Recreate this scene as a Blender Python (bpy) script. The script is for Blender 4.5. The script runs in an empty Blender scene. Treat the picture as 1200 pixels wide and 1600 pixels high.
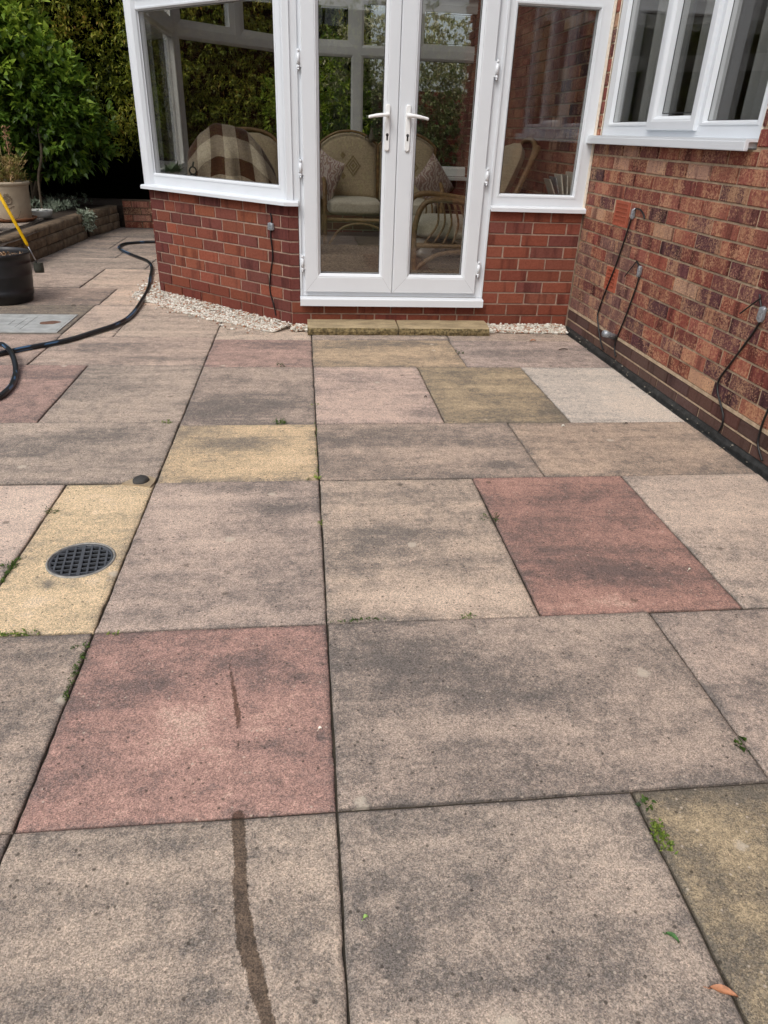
import bpy, bmesh, math, random
import numpy as np
from mathutils import Vector, Matrix, noise
random.seed(7); np.random.seed(7)
S = bpy.context.scene
R = math.radians

# ------------------------------------------------------------------ camera
F_PX = 1090.52
CAM = Vector((-0.0436, -2.4341, 1.1864))
PITCH, YAW, ROLL = R(28.5436), R(7.0262), R(2.1451)
fw = Vector((math.sin(YAW)*math.cos(PITCH), math.cos(YAW)*math.cos(PITCH), -math.sin(PITCH)))
r0 = Vector((math.cos(YAW), -math.sin(YAW), 0)); u0 = r0.cross(fw)
rt = math.cos(ROLL)*r0 + math.sin(ROLL)*u0
up = -math.sin(ROLL)*r0 + math.cos(ROLL)*u0
cam = bpy.data.objects.new('camera', bpy.data.cameras.new('camera')); S.collection.objects.link(cam)
m = Matrix((rt, up, -fw)).transposed().to_4x4(); m.translation = CAM; cam.matrix_world = m
cam.data.sensor_fit = 'VERTICAL'; cam.data.sensor_height = 36; cam.data.lens = F_PX*36/1600
cam.data.clip_start = .05; cam.data.clip_end = 600
S.camera = cam
S.render.resolution_x, S.render.resolution_y = 768, 1024
# ------------------------------------------------------------------ light
W = bpy.data.worlds.new('World'); S.world = W; W.use_nodes = True
wn, wl = W.node_tree.nodes, W.node_tree.links; wn.clear()
sky = wn.new('ShaderNodeTexSky'); sky.sky_type = 'NISHITA'; sky.sun_disc = False
SUN_EL, SUN_AZ = R(52), R(215)
sky.sun_elevation = SUN_EL; sky.sun_rotation = SUN_AZ; sky.dust_density = 4.0; sky.air_density = 1.0
hs = wn.new('ShaderNodeHueSaturation'); hs.inputs['Saturation'].default_value = .5
bg = wn.new('ShaderNodeBackground'); bg.inputs[1].default_value = .14
wo = wn.new('ShaderNodeOutputWorld')
wl.new(sky.outputs[0], hs.inputs['Color']); wl.new(hs.outputs[0], bg.inputs[0]); wl.new(bg.outputs[0], wo.inputs[0])
sl = bpy.data.lights.new('sun', 'SUN'); sl.energy = .8; sl.angle = R(25); sl.color = (1, .96, .9)
so = bpy.data.objects.new('sun', sl); S.collection.objects.link(so)
sd = Vector((math.sin(SUN_AZ)*math.cos(SUN_EL), math.cos(SUN_AZ)*math.cos(SUN_EL), math.sin(SUN_EL)))
so.rotation_euler = sd.to_track_quat('Z', 'Y').to_euler(); so.location = (-3, -6, 8)
S.view_settings.view_transform = 'Standard'; S.view_settings.look = 'None'
S.view_settings.exposure = 0.42; S.view_settings.gamma = 1; S.view_settings.use_curve_mapping = False
S.render.engine = 'CYCLES'
S.cycles.transparent_max_bounces = 24; S.cycles.max_bounces = 8

# ------------------------------------------------------------------ pixel rays onto real planes
def ray(x, y): return (rt*((x-600)/F_PX) - up*((y-800)/F_PX) + fw)
def onz(x, y, z=0.): d = ray(x, y); return CAM + d*((z-CAM.z)/d.z)
def onp(x, y, P, N): d = ray(x, y); P = Vector(P); N = Vector(N); return CAM + d*((P-CAM).dot(N)/d.dot(N))
YW = 2.349
WP, WN = Vector((1.79, 2.35, 0)), Vector((1, .018, 0))          # face of the house wall
WU = Vector((.018, -1, 0)).normalized(); WO = Vector((-1, -.018, 0)).normalized()
BC = Vector((-.126, YW, 0)); BL = Vector((-1.166, 3.385, 0))     # bay wall corners
BU = (BC-BL).normalized(); BO = Vector((BU.y, -BU.x, 0)); BLEN = (BC-BL).length

# ------------------------------------------------------------------ materials
def lin(c):
    if isinstance(c, str): c = tuple(int(c[i:i+2], 16)/255 for i in (0, 2, 4))
    return tuple(((v/12.92) if v <= .04045 else ((v+.055)/1.055)**2.4) for v in c)
MATS = {}
class NT:
    def __init__(s, name):
        s.m = bpy.data.materials.new(name); s.m.use_nodes = True
        s.n = s.m.node_tree.nodes; s.l = s.m.node_tree.links; s.n.clear()
        s.out = s.n.new('ShaderNodeOutputMaterial'); MATS[name] = s.m
    def node(s, t, **k):
        nd = s.n.new('ShaderNode'+t)
        for a, v in k.items(): setattr(nd, a, v)
        return nd
    def set(s, sock, v):
        if v is None: return
        if hasattr(v, 'links') or isinstance(v, bpy.types.NodeSocket): s.l.new(v, sock)
        else:
            if sock.type == 'RGBA' and len(v) == 3: v = (*v, 1)
            sock.default_value = v
    def math(s, op, a, b=None, c=None, clamp=False):
        nd = s.node('Math', operation=op, use_clamp=clamp)
        for i, v in enumerate((a, b, c)):
            if v is not None: s.set(nd.inputs[i], v)
        return nd.outputs[0]
    def vmath(s, op, a, b=None):
        nd = s.node('VectorMath', operation=op); s.set(nd.inputs[0], a)
        if b is not None: s.set(nd.inputs[1], b)
        return nd.outputs[0]
    def noise(s, vec, scale, detail=4, rough=.55, dist=0):
        nd = s.node('TexNoise'); s.set(nd.inputs['Vector'], vec)
        nd.inputs['Scale'].default_value = scale; nd.inputs['Detail'].default_value = detail
        nd.inputs['Roughness'].default_value = rough; nd.inputs['Distortion'].default_value = dist
        return nd.outputs['Fac']
    def vor(s, vec, scale, out='Color', feature='F1'):
        nd = s.node('TexVoronoi', feature=feature); s.set(nd.inputs['Vector'], vec); nd.inputs['Scale'].default_value = scale
        return nd.outputs[out]
    def mr(s, v, a, b, c=0., d=1., smooth=True):
        nd = s.node('MapRange'); nd.interpolation_type = 'SMOOTHSTEP' if smooth else 'LINEAR'
        s.set(nd.inputs[0], v); 
        for i, x in enumerate((a, b, c, d)): s.set(nd.inputs[i+1], x)
        return nd.outputs[0]
    def mix(s, f, a, b, blend='MIX'):
        nd = s.node('Mix', data_type='RGBA', blend_type=blend)
        s.set(nd.inputs[0], f); s.set(nd.inputs[6], a); s.set(nd.inputs[7], b); return nd.outputs[2]
    def bump(s, h, strength=.5, dist=.01):
        nd = s.node('Bump'); nd.inputs['Strength'].default_value = strength; nd.inputs['Distance'].default_value = dist
        s.set(nd.inputs['Height'], h); return nd.outputs[0]
    def bsdf(s, col, rough=.6, normal=None, spec=.5, metal=0, extra=None):
        b = s.node('BsdfPrincipled'); s.set(b.inputs['Base Color'], col); s.set(b.inputs['Roughness'], rough)
        s.set(b.inputs['Specular IOR Level'], spec); s.set(b.inputs['Metallic'], metal)
        if normal is not None: s.set(b.inputs['Normal'], normal)
        for k, v in (extra or {}).items(): s.set(b.inputs[k], v)
        s.l.new(b.outputs[0], s.out.inputs[0]); return b
    def scale(s, v, k): return s.vmath('MULTIPLY', v, k)
def pos(t): return t.node('NewGeometry').outputs['Position']
def objinfo(t): return t.node('ObjectInfo')
def offs(t, P):
    oi = objinfo(t); r = t.math('MULTIPLY', oi.outputs['Random'], 37.)
    c = t.node('CombineXYZ'); t.l.new(r, c.inputs[0]); t.l.new(r, c.inputs[1]); t.l.new(r, c.inputs[2])
    return t.vmath('ADD', P, c.outputs[0]), oi

def simple(name, col, rough=.5, nscale=0, namp=.15, bscale=0, bstr=.2, bdist=.003, spec=.5, metal=0, extra=None):
    t = NT(name); P = pos(t); c = lin(col)
    if nscale:
        f = t.mr(t.noise(P, nscale, 6, .6), .3, .7)
        c = t.mix(f, tuple(v*(1-namp) for v in c), tuple(min(1, v*(1+namp)) for v in c))
    nrm = t.bump(t.noise(P, bscale, 5, .6), bstr, bdist) if bscale else None
    t.bsdf(c, rough, nrm, spec, metal, extra); return t.m

def paving_mat():
    t = NT('paving'); P = pos(t); Q, oi = offs(t, P)
    D = t.node('Attribute', attribute_name='dirt').outputs['Fac']
    Wt = t.node('Attribute', attribute_name='wet').outputs['Fac']
    hb = t.node('HueSaturation'); hb.inputs['Saturation'].default_value = .86; hb.inputs['Value'].default_value = 1.3; t.l.new(oi.outputs['Color'], hb.inputs['Color']); base = t.mix(.22, hb.outputs[0], lin('b8aa9c'))
    Ps = t.scale(Q, (.45, 1.5, 1))
    n1 = t.noise(Ps, 3.2, 7, .66, .4)
    n2 = t.noise(Q, 16, 6, .7)
    n3 = t.noise(P, 95, 4, .75)
    n4 = t.noise(P, 420, 2, .8)
    n5 = t.noise(P, 170, 2, .7); n6 = t.noise(t.scale(Q, (.25, 2.2, 1)), 5, 5, .7)
    # broad weathering
    s = t.math('ADD', t.math('MULTIPLY', t.math('SUBTRACT', n1, .5), 3.1), t.math('MULTIPLY', D, 1.15))
    s = t.math('ADD', s, t.math('MULTIPLY', t.math('SUBTRACT', n2, .5), 2.9))
    s = t.math('ADD', s, t.math('MULTIPLY', t.math('SUBTRACT', n3, .5), 2.0))
    s = t.math('ADD', s, t.math('MULTIPLY', t.math('SUBTRACT', n4, .5), 2.6))
    s = t.math('ADD', s, t.math('MULTIPLY', t.math('SUBTRACT', n5, .5), 1.7)); s = t.math('ADD', s, t.math('MULTIPLY', t.math('SUBTRACT', n6, .5), 2.2))
    s = t.math('ADD', s, t.math('MULTIPLY', t.math('SUBTRACT', t.noise(Q, 40, 5, .75, .6), .5), 2.4))
    dark = t.mr(s, -.75, 1.5)
    light = t.mr(s, -.3, -1.6)
    hsv = t.node('HueSaturation'); hsv.inputs['Saturation'].default_value = .42; hsv.inputs['Value'].default_value = .27
    t.l.new(base, hsv.inputs['Color'])
    col = t.mix(t.math('MULTIPLY', dark, .88), base, hsv.outputs[0])
    lt = t.mix(.42, base, lin('ecd8c2'))
    col = t.mix(t.math('MULTIPLY', light, .75), col, lt)
    # exposed grains
    cell = t.node('TexVoronoi'); t.l.new(P, cell.inputs['Vector']); cell.inputs['Scale'].default_value = 420
    sx = t.node('SeparateColor'); t.l.new(cell.outputs['Color'], sx.inputs[0])
    g = t.mr(sx.outputs[0], .05, .95, .66, 1.45, False)
    col = t.mix(1., col, g, 'MULTIPLY')
    cell2 = t.node('TexVoronoi'); t.l.new(P, cell2.inputs['Vector']); cell2.inputs['Scale'].default_value = 95
    sy = t.node('SeparateColor'); t.l.new(cell2.outputs['Color'], sy.inputs[0])
    spot = t.math('MULTIPLY', t.math('GREATER_THAN', sy.outputs[1], .965), t.mr(cell2.outputs['Distance'], .35, .15))
    col = t.mix(t.math('MULTIPLY', spot, .75), col, lin('cdbfae'))
    spot2 = t.math('MULTIPLY', t.math('LESS_THAN', sy.outputs[1], .05), t.mr(cell2.outputs['Distance'], .42, .2))
    col = t.mix(t.math('MULTIPLY', spot2, .7), col, lin('38322c'))
    c3 = t.node('TexVoronoi'); t.l.new(t.vmath('ADD', Q, t.scale(Q, (0, 0, 0))), c3.inputs['Vector']); c3.inputs['Scale'].default_value = 8
    sz = t.node('SeparateColor'); t.l.new(c3.outputs['Color'], sz.inputs[0]); dd = t.math('ADD', c3.outputs['Distance'], t.math('MULTIPLY', t.math('SUBTRACT', t.noise(P, 60, 4, .7), .5), .22))
    li = t.math('MULTIPLY', t.math('GREATER_THAN', sz.outputs[0], .86), t.mr(dd, .16, .08)); col = t.mix(t.math('MULTIPLY', li, .7), col, lin('d2c6b4'))
    lk = t.math('MULTIPLY', t.math('LESS_THAN', sz.outputs[0], .10), t.mr(dd, .13, .06)); col = t.mix(t.math('MULTIPLY', lk, .6), col, lin('4a433a'))
    # wet drip line
    we = t.mr(t.math('ADD', Wt, t.math('ADD', t.math('MULTIPLY', t.math('SUBTRACT', t.noise(P, 55, 4, .7), .5), .9), t.math('MULTIPLY', t.math('SUBTRACT', n4, .5), .35))), .42, .6)
    col = t.mix(t.math('MULTIPLY', we, .8), col, t.mix(1., col, lin('7a6a58'), 'MULTIPLY'))
    h = t.math('ADD', t.math('MULTIPLY', n3, .6), t.math('MULTIPLY', n4, .7)); h = t.math('ADD', h, t.math('MULTIPLY', sx.outputs[0], .35))
    t.bsdf(col, t.mr(we, 0, 1, .88, .6), t.bump(h, .75, .004), .3)
    return t.m

def brick_mat(name, rustic):
    t = NT(name); oi = objinfo(t); tc = t.node('TexCoord'); O = tc.outputs['Object']
    r = t.math('MULTIPLY', oi.outputs['Random'], 61.)
    c = t.node('CombineXYZ'); [t.l.new(r, c.inputs[i]) for i in range(3)]
    Q = t.vmath('ADD', O, c.outputs[0]); base = oi.outputs['Color']
    band = t.noise(t.scale(Q, (1, 0.1, .12)), 11, 3, .6)         # flashed vertical bands
    n2 = t.noise(Q, 70, 5, .7); n3 = t.noise(Q, 260, 3, .7)
    dk = t.mix(1., base, lin('84606a'), 'MULTIPLY')
    col = t.mix(t.mr(band, .52, .66, 0, .75 if rustic else .55), base, dk)
    if rustic:
        pale = t.mix(.55, base, lin('d8aa80'))
        lf = t.math('ADD', band, t.math('MULTIPLY', t.math('SUBTRACT', n2, .5), .75))
        col = t.mix(t.mr(lf, .5, .3, 0, .9), col, pale)
        crz = t.noise(Q, 105, 4, .75)
        col = t.mix(t.mr(t.math('ADD', crz, t.math('MULTIPLY', t.math('SUBTRACT', t.noise(Q, 9, 2, .5), .5), .5)), .53, .66, 0, .85), col, t.mix(.55, base, lin('e0b58c')))
        col = t.mix(t.mr(crz, .46, .33, 0, .75), col, t.mix(1., base, lin('6a4a48'), 'MULTIPLY'))
        h = t.math('ADD', t.math('MULTIPLY', n2, 1.2), t.math('MULTIPLY', crz, .9)); bs, bd = .9, .006
    else:
        col = t.mix(t.mr(n2, .35, .7, 0, .5), col, t.mix(1., col, lin('c9a088'), 'MULTIPLY'))
        col = t.mix(t.mr(n3, .6, .75, 0, .35), col, lin('b06a4a'))
        h = t.math('ADD', n2, t.math('MULTIPLY', n3, .5)); bs, bd = .6, .0035
    t.bsdf(col, .78, t.bump(h, bs, bd), .35)
    return t.m

def foliage(name, cols, rough=.5, trans=.25):
    t = NT(name); A = t.node('Attribute', attribute_name='tint').outputs['Fac']
    cr = t.node('ValToRGB'); e = cr.color_ramp.elements
    e[0].position = 0; e[0].color = (*lin(cols[0]), 1); e[1].position = 1; e[1].color = (*lin(cols[-1]), 1)
    for i, c in enumerate(cols[1:-1]):
        x = e.new((i+1)/(len(cols)-1)); x.color = (*lin(c), 1)
    t.l.new(A, cr.inputs[0])
    b = t.node('BsdfPrincipled'); t.l.new(cr.outputs[0], b.inputs['Base Color']); b.inputs['Roughness'].default_value = rough
    b.inputs['Specular IOR Level'].default_value = .4
    tr = t.node('BsdfTranslucent'); t.l.new(cr.outputs[0], tr.inputs[0])
    mx = t.node('MixShader'); mx.inputs[0].default_value = trans
    t.l.new(b.outputs[0], mx.inputs[1]); t.l.new(tr.outputs[0], mx.inputs[2]); t.l.new(mx.outputs[0], t.out.inputs[0])
    return t.m

def glass_mat(name='glass', tint=(.885, .885, .875)):
    t = NT(name)
    lw = t.node('LayerWeight'); lw.inputs[0].default_value = .5
    f = t.math('ADD', t.math('MULTIPLY', t.math('POWER', lw.outputs['Facing'], 5.), .91), .085)
    tr = t.node('BsdfTransparent'); tr.inputs[0].default_value = (*tint, 1)
    gl = t.node('BsdfGlossy'); gl.inputs['Roughness'].default_value = 0.0
    P = pos(t); nm = t.bump(t.noise(P, 1.3, 1, .3), .02, .05); t.l.new(nm, gl.inputs['Normal'])
    mx = t.node('MixShader'); t.l.new(f, mx.inputs[0]); t.l.new(tr.outputs[0], mx.inputs[1]); t.l.new(gl.outputs[0], mx.inputs[2])
    t.l.new(mx.outputs[0], t.out.inputs[0]); return t.m

PAV = paving_mat()
BRF = brick_mat('brick_smooth', False); BRR = brick_mat('brick_rustic', True)
def mortar_mat(name, col):
    t = NT(name); P = pos(t); n = t.noise(P, 25, 6, .7); n2 = t.noise(P, 200, 3, .7)
    c = t.mix(t.mr(n, .35, .7), tuple(v*.75 for v in lin(col)), tuple(min(1, v*1.15) for v in lin(col)))
    t.bsdf(c, .95, t.bump(t.math('ADD', n, n2), .6, .003), .2); return t.m
MORF = mortar_mat('mortar_pink', 'a89080'); MORR = mortar_mat('mortar_tan', 'bda88e')
GLASS = glass_mat(); 
UPVC = simple('white_upvc', 'd9dee3', .28, 3, .02, spec=.5)
UPVC_IN = simple('white_upvc_weathered', 'dcdcd8', .4, 5, .05)
GASKET = simple('black_gasket', '17181a', .6)
STEEL = simple('steel', 'b8bcc0', .3, metal=.9)
DARK = simple('painted_void', '050505', .9)  # near-black, paints the shade inside vent slots and drain
SOIL = simple('soil', '3a2f26', .95, 30, .4, 60, .8, .02)
BEDDING = simple('joint_dirt', '3c362c', .95, 40, .4, 120, .8, .004)
BLACKP = simple('black_plastic', '1c1c1f', .42, 12, .25, 40, .15, .002)
HOSE = None
def hose_mat():
    t = NT('hose_rubber'); A = t.node('Attribute', attribute_name='stripe').outputs['Fac']
    c = t.mix(A, lin('15181c'), lin('4a6f94')); t.bsdf(c, .38, None, .5); return t.m
HOSE = hose_mat()
STONEB = simple('walling_stone', '6f5e4b', .95, 14, .35, 60, .9, .008)
STEPST = None
def step_mat():
    t = NT('step_sandstone'); P = pos(t); n = t.noise(t.scale(P, (1, 3, 3)), 6, 6, .7); n2 = t.noise(P, 130, 4, .7)
    c = t.mix(t.mr(n, .35, .65), lin('b4a282'), lin('908268'))
    nz = t.node('SeparateXYZ'); t.l.new(t.node('NewGeometry').outputs['Normal'], nz.inputs[0])
    c = t.mix(t.mr(n2, .5, .75, 0, .6), c, lin('58503a'))
    t.bsdf(c, .9, t.bump(t.math('ADD', n, n2), .8, .006), .2); return t.m
STEPST = step_mat()
RIVEN_SHADE = simple('riven_mossy_shaded_sandstone', '7a6c4c', .98, 70, .6, 90, 1, .012)  # step front: shade painted in together with moss and rough stone
CREAM = simple('cream_glaze', 'a89a84', .45, 6, .12)
TERRA = simple('terracotta_saucer', '7d5236', .7, 20, .3)
YELLOW = simple('yellow_coated_steel', 'e8b80c', .4, 20, .08)
CANE = simple('cane', '8a6c48', .5, 30, .3)
RUSTM = simple('rusty_iron', '6f5142', .9, 60, .4, 90, .6, .003)

def fabric(name, base, pat=None, kind=None):
    t = NT(name); P = pos(t); tc = t.node('TexCoord').outputs['Object']
    c = lin(base); n = t.noise(P, 60, 4, .7)
    c1 = t.mix(t.mr(n, .3, .7), tuple(v*.85 for v in c), tuple(min(1, v*1.12) for v in c))
    if kind == 'damask':
        w = t.node('TexWave'); w.inputs['Scale'].default_value = 9; w.inputs['Distortion'].default_value = 12; w.inputs['Detail'].default_value = 2
        w.inputs['Detail Scale'].default_value = 1.6; t.l.new(P, w.inputs['Vector'])
        c1 = t.mix(t.mr(w.outputs[1], .45, .6, 0, .75), c1, lin(pat))
    if kind == 'plaid':
        sx = t.node('SeparateXYZ'); t.l.new(t.node('UVMap').outputs[0], sx.inputs[0])
        a = t.math('GREATER_THAN', t.math('FRACT', sx.outputs[0]), .5); b = t.math('GREATER_THAN', t.math('FRACT', sx.outputs[1]), .5)
        f = t.math('MULTIPLY', t.math('ADD', a, b), .5)
        c1 = t.mix(f, c1, lin(pat))
        w = t.mr(t.noise(P, 90, 2, .5), .3, .7, .85, 1.1); c1 = t.mix(1., c1, w, 'MULTIPLY')
    if kind == 'stripe':
        w = t.noise(t.scale(P, (1, 1, 12)), 4, 4, .6); c1 = t.mix(t.mr(w, .5, .7, 0, .4), c1, lin(pat))
    t.bsdf(c1, .95, t.bump(t.noise(P, 400, 2, .6), .3, .002), .15, extra={'Sheen Weight': .2}); return t.m
SOFAF = fabric('sofa_fabric', 'b8a688', '94836a', 'stripe'); SEATF = fabric('seat_fabric', 'cec4b0')
DAMASK = fabric('damask', '9c7f74', 'c9bcb0', 'damask'); PLAID = fabric('plaid_wool', 'd6c8ae', '5a3c2a', 'plaid')
MOTIF = fabric('woven_motif', '93805f')
RUG = simple('rug_pile', '8f7a62', .98, 45, .5, 90, 1, .02)
PLASTER = simple('interior_floor', '6a5a4a', .7, 5, .15)
CURT = simple('curtain', '8f9292', .9, 3, .06); INTW = simple('interior_wall', '8c8578', .9, 2, .1)

# ------------------------------------------------------------------ object helpers
COL = S.collection
WLOC = {}
def tag(o, label=None, cat=None, group=None, kind=None):
    if label: o['label'] = label
    if cat: o['category'] = cat
    if group: o['group'] = group
    if kind: o['kind'] = kind
    return o
def thing(name, loc, label, cat, group=None):
    o = bpy.data.objects.new(name, None); COL.objects.link(o); o.location = loc; o.empty_display_size = .1
    WLOC[o] = Vector(loc); return tag(o, label, cat, group)
def place(o, parent, loc=(0, 0, 0)):
    """loc is in world space; every parent is unrotated"""
    COL.objects.link(o); loc = Vector(loc); WLOC[o] = loc.copy()
    if parent is not None: o.parent = parent; loc = loc - WLOC[parent]
    o.location = loc; return o
class MB:
    def __init__(s): s.v = []; s.f = []; s.sm = []
    def add(s, vs, fs, smooth=False, T=None):
        b = len(s.v)
        s.v += [tuple((T @ Vector(v)) if T is not None else v) for v in vs]
        s.f += [tuple(i+b for i in f) for f in fs]; s.sm += [smooth]*len(fs); return s
    def box(s, x0, x1, y0, y1, z0, z1, T=None, ch=0):
        if ch:
            bm = bmesh.new(); bmesh.ops.create_cube(bm, size=1)
            for v in bm.verts: v.co = Vector((x0 if v.co.x < 0 else x1, y0 if v.co.y < 0 else y1, z0 if v.co.z < 0 else z1))
            bmesh.ops.bevel(bm, geom=list(bm.edges), offset=ch, segments=2, affect='EDGES', profile=.6)
            bm.verts.index_update()
            s.add([v.co.copy() for v in bm.verts], [[v.index for v in f.verts] for f in bm.faces], False, T); bm.free(); return s
        vs = [(x, y, z) for z in (z0, z1) for y in (y0, y1) for x in (x0, x1)]
        return s.add(vs, [(0, 2, 3, 1), (4, 5, 7, 6), (0, 1, 5, 4), (2, 6, 7, 3), (0, 4, 6, 2), (1, 3, 7, 5)], False, T)
    def obox(s, P, u, n, W, d0, d1, z0, z1, x0=0, ch=0):
        """box on a vertical plane: along u from x0..x0+W, outward n from d0..d1"""
        T = Matrix(((u.x, n.x, 0, P.x), (u.y, n.y, 0, P.y), (0, 0, 1, 0), (0, 0, 0, 1)))
        return s.box(x0, x0+W, d0, d1, z0, z1, T, ch)
    def prism(s, pts, z0, z1, T=None):
        n = len(pts); vs = [(p[0], p[1], z0) for p in pts] + [(p[0], p[1], z1) for p in pts]
        fs = [tuple(range(n))[::-1], tuple(range(n, 2*n))] + [(i, (i+1) % n, n+(i+1) % n, n+i) for i in range(n)]
        return s.add(vs, fs, False, T)
    def tube(s, path, r, seg=8, T=None, cap=True, closed=False):
        path = [Vector(p) for p in path]; n = len(path); rr = r if hasattr(r, '__len__') else [r]*n
        vs = []; up_ = Vector((0, 0, 1)); prev = None
        for i, p in enumerate(path):
            a = path[(i-1) % n] if (closed or i > 0) else p; b = path[(i+1) % n] if (closed or i < n-1) else p
            t = (b-a).normalized()
            if prev is None: x = t.cross(up_); x = x if x.length > .05 else t.cross(Vector((1, 0, 0)))
            else: x = prev - t*prev.dot(t)
            x.normalize(); prev = x; y = x.cross(t)
            vs += [p + (x*math.cos(k/seg*2*math.pi) + y*math.sin(k/seg*2*math.pi))*rr[i] for k in range(seg)]
        m_ = n if closed else n-1
        fs = [(i*seg+k, i*seg+(k+1) % seg, ((i+1) % n)*seg+(k+1) % seg, ((i+1) % n)*seg+k) for i in range(m_) for k in range(seg)]
        if cap and not closed: fs += [tuple(range(seg))[::-1], tuple(range((n-1)*seg, n*seg))]
        return s.add(vs, fs, True, T)
    def lathe(s, prof, seg=32, T=None, smooth=True, wob=0):
        vs = []
        for r, z in prof:
            for k in range(seg):
                a = k/seg*2*math.pi; q = r*(1+wob*math.sin(a*2+z*7)+wob*.5*math.sin(a*5-z*19)); vs.append((q*math.cos(a), q*math.sin(a), z))
        fs = [(i*seg+k, i*seg+(k+1) % seg, (i+1)*seg+(k+1) % seg, (i+1)*seg+k) for i in range(len(prof)-1) for k in range(seg)]
        return s.add(vs, fs, smooth, T)
    def build(s, name, mat, parent=None, loc=None, color=None, **tg):
        me = bpy.data.meshes.new(name)
        L = Vector(loc) if loc is not None else (WLOC[parent] if parent is not None else Vector((0, 0, 0)))
        me.from_pydata([tuple(Vector(v)-L) for v in s.v], [], s.f); me.materials.append(mat)
        me.polygons.foreach_set('use_smooth', s.sm); me.update()
        o = bpy.data.objects.new(name, me); place(o, parent, L)
        if color: o.color = (*color, 1)
        return tag(o, **tg) if tg else o
def spline(pts, n=8, closed=False):
    P = [Vector(p) for p in pts]; out = []; N = len(P)
    for i in range(N if closed else N-1):
        if closed: a, b, c, d = P[i-1], P[i], P[(i+1) % N], P[(i+2) % N]
        else: a, b, c, d = P[max(i-1, 0)], P[i], P[i+1], P[min(i+2, N-1)]
        for k in range(n):
            t = k/n; out.append(.5*((2*b)+(c-a)*t+(2*a-5*b+4*c-d)*t*t+(3*b-a-3*c+d)*t**3))
    if not closed: out.append(P[-1])
    return out

# ================================================================== GROUND
g = MB(); g.add([(-150, -150, -.08), (150, -150, -.08), (150, 150, -.08), (-150, 150, -.08)], [(0, 1, 2, 3)])
GRASSM = simple('lawn', '3c4a24', .95, 8, .35, 60, .8, .02)
g.build('ground', GRASSM, kind='structure')
patio = MB(); patio.box(-3.6, 1.9, -3.0, 7.6, -.07, -.0095)
patio = patio.build('patio', BEDDING, kind='structure')

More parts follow.
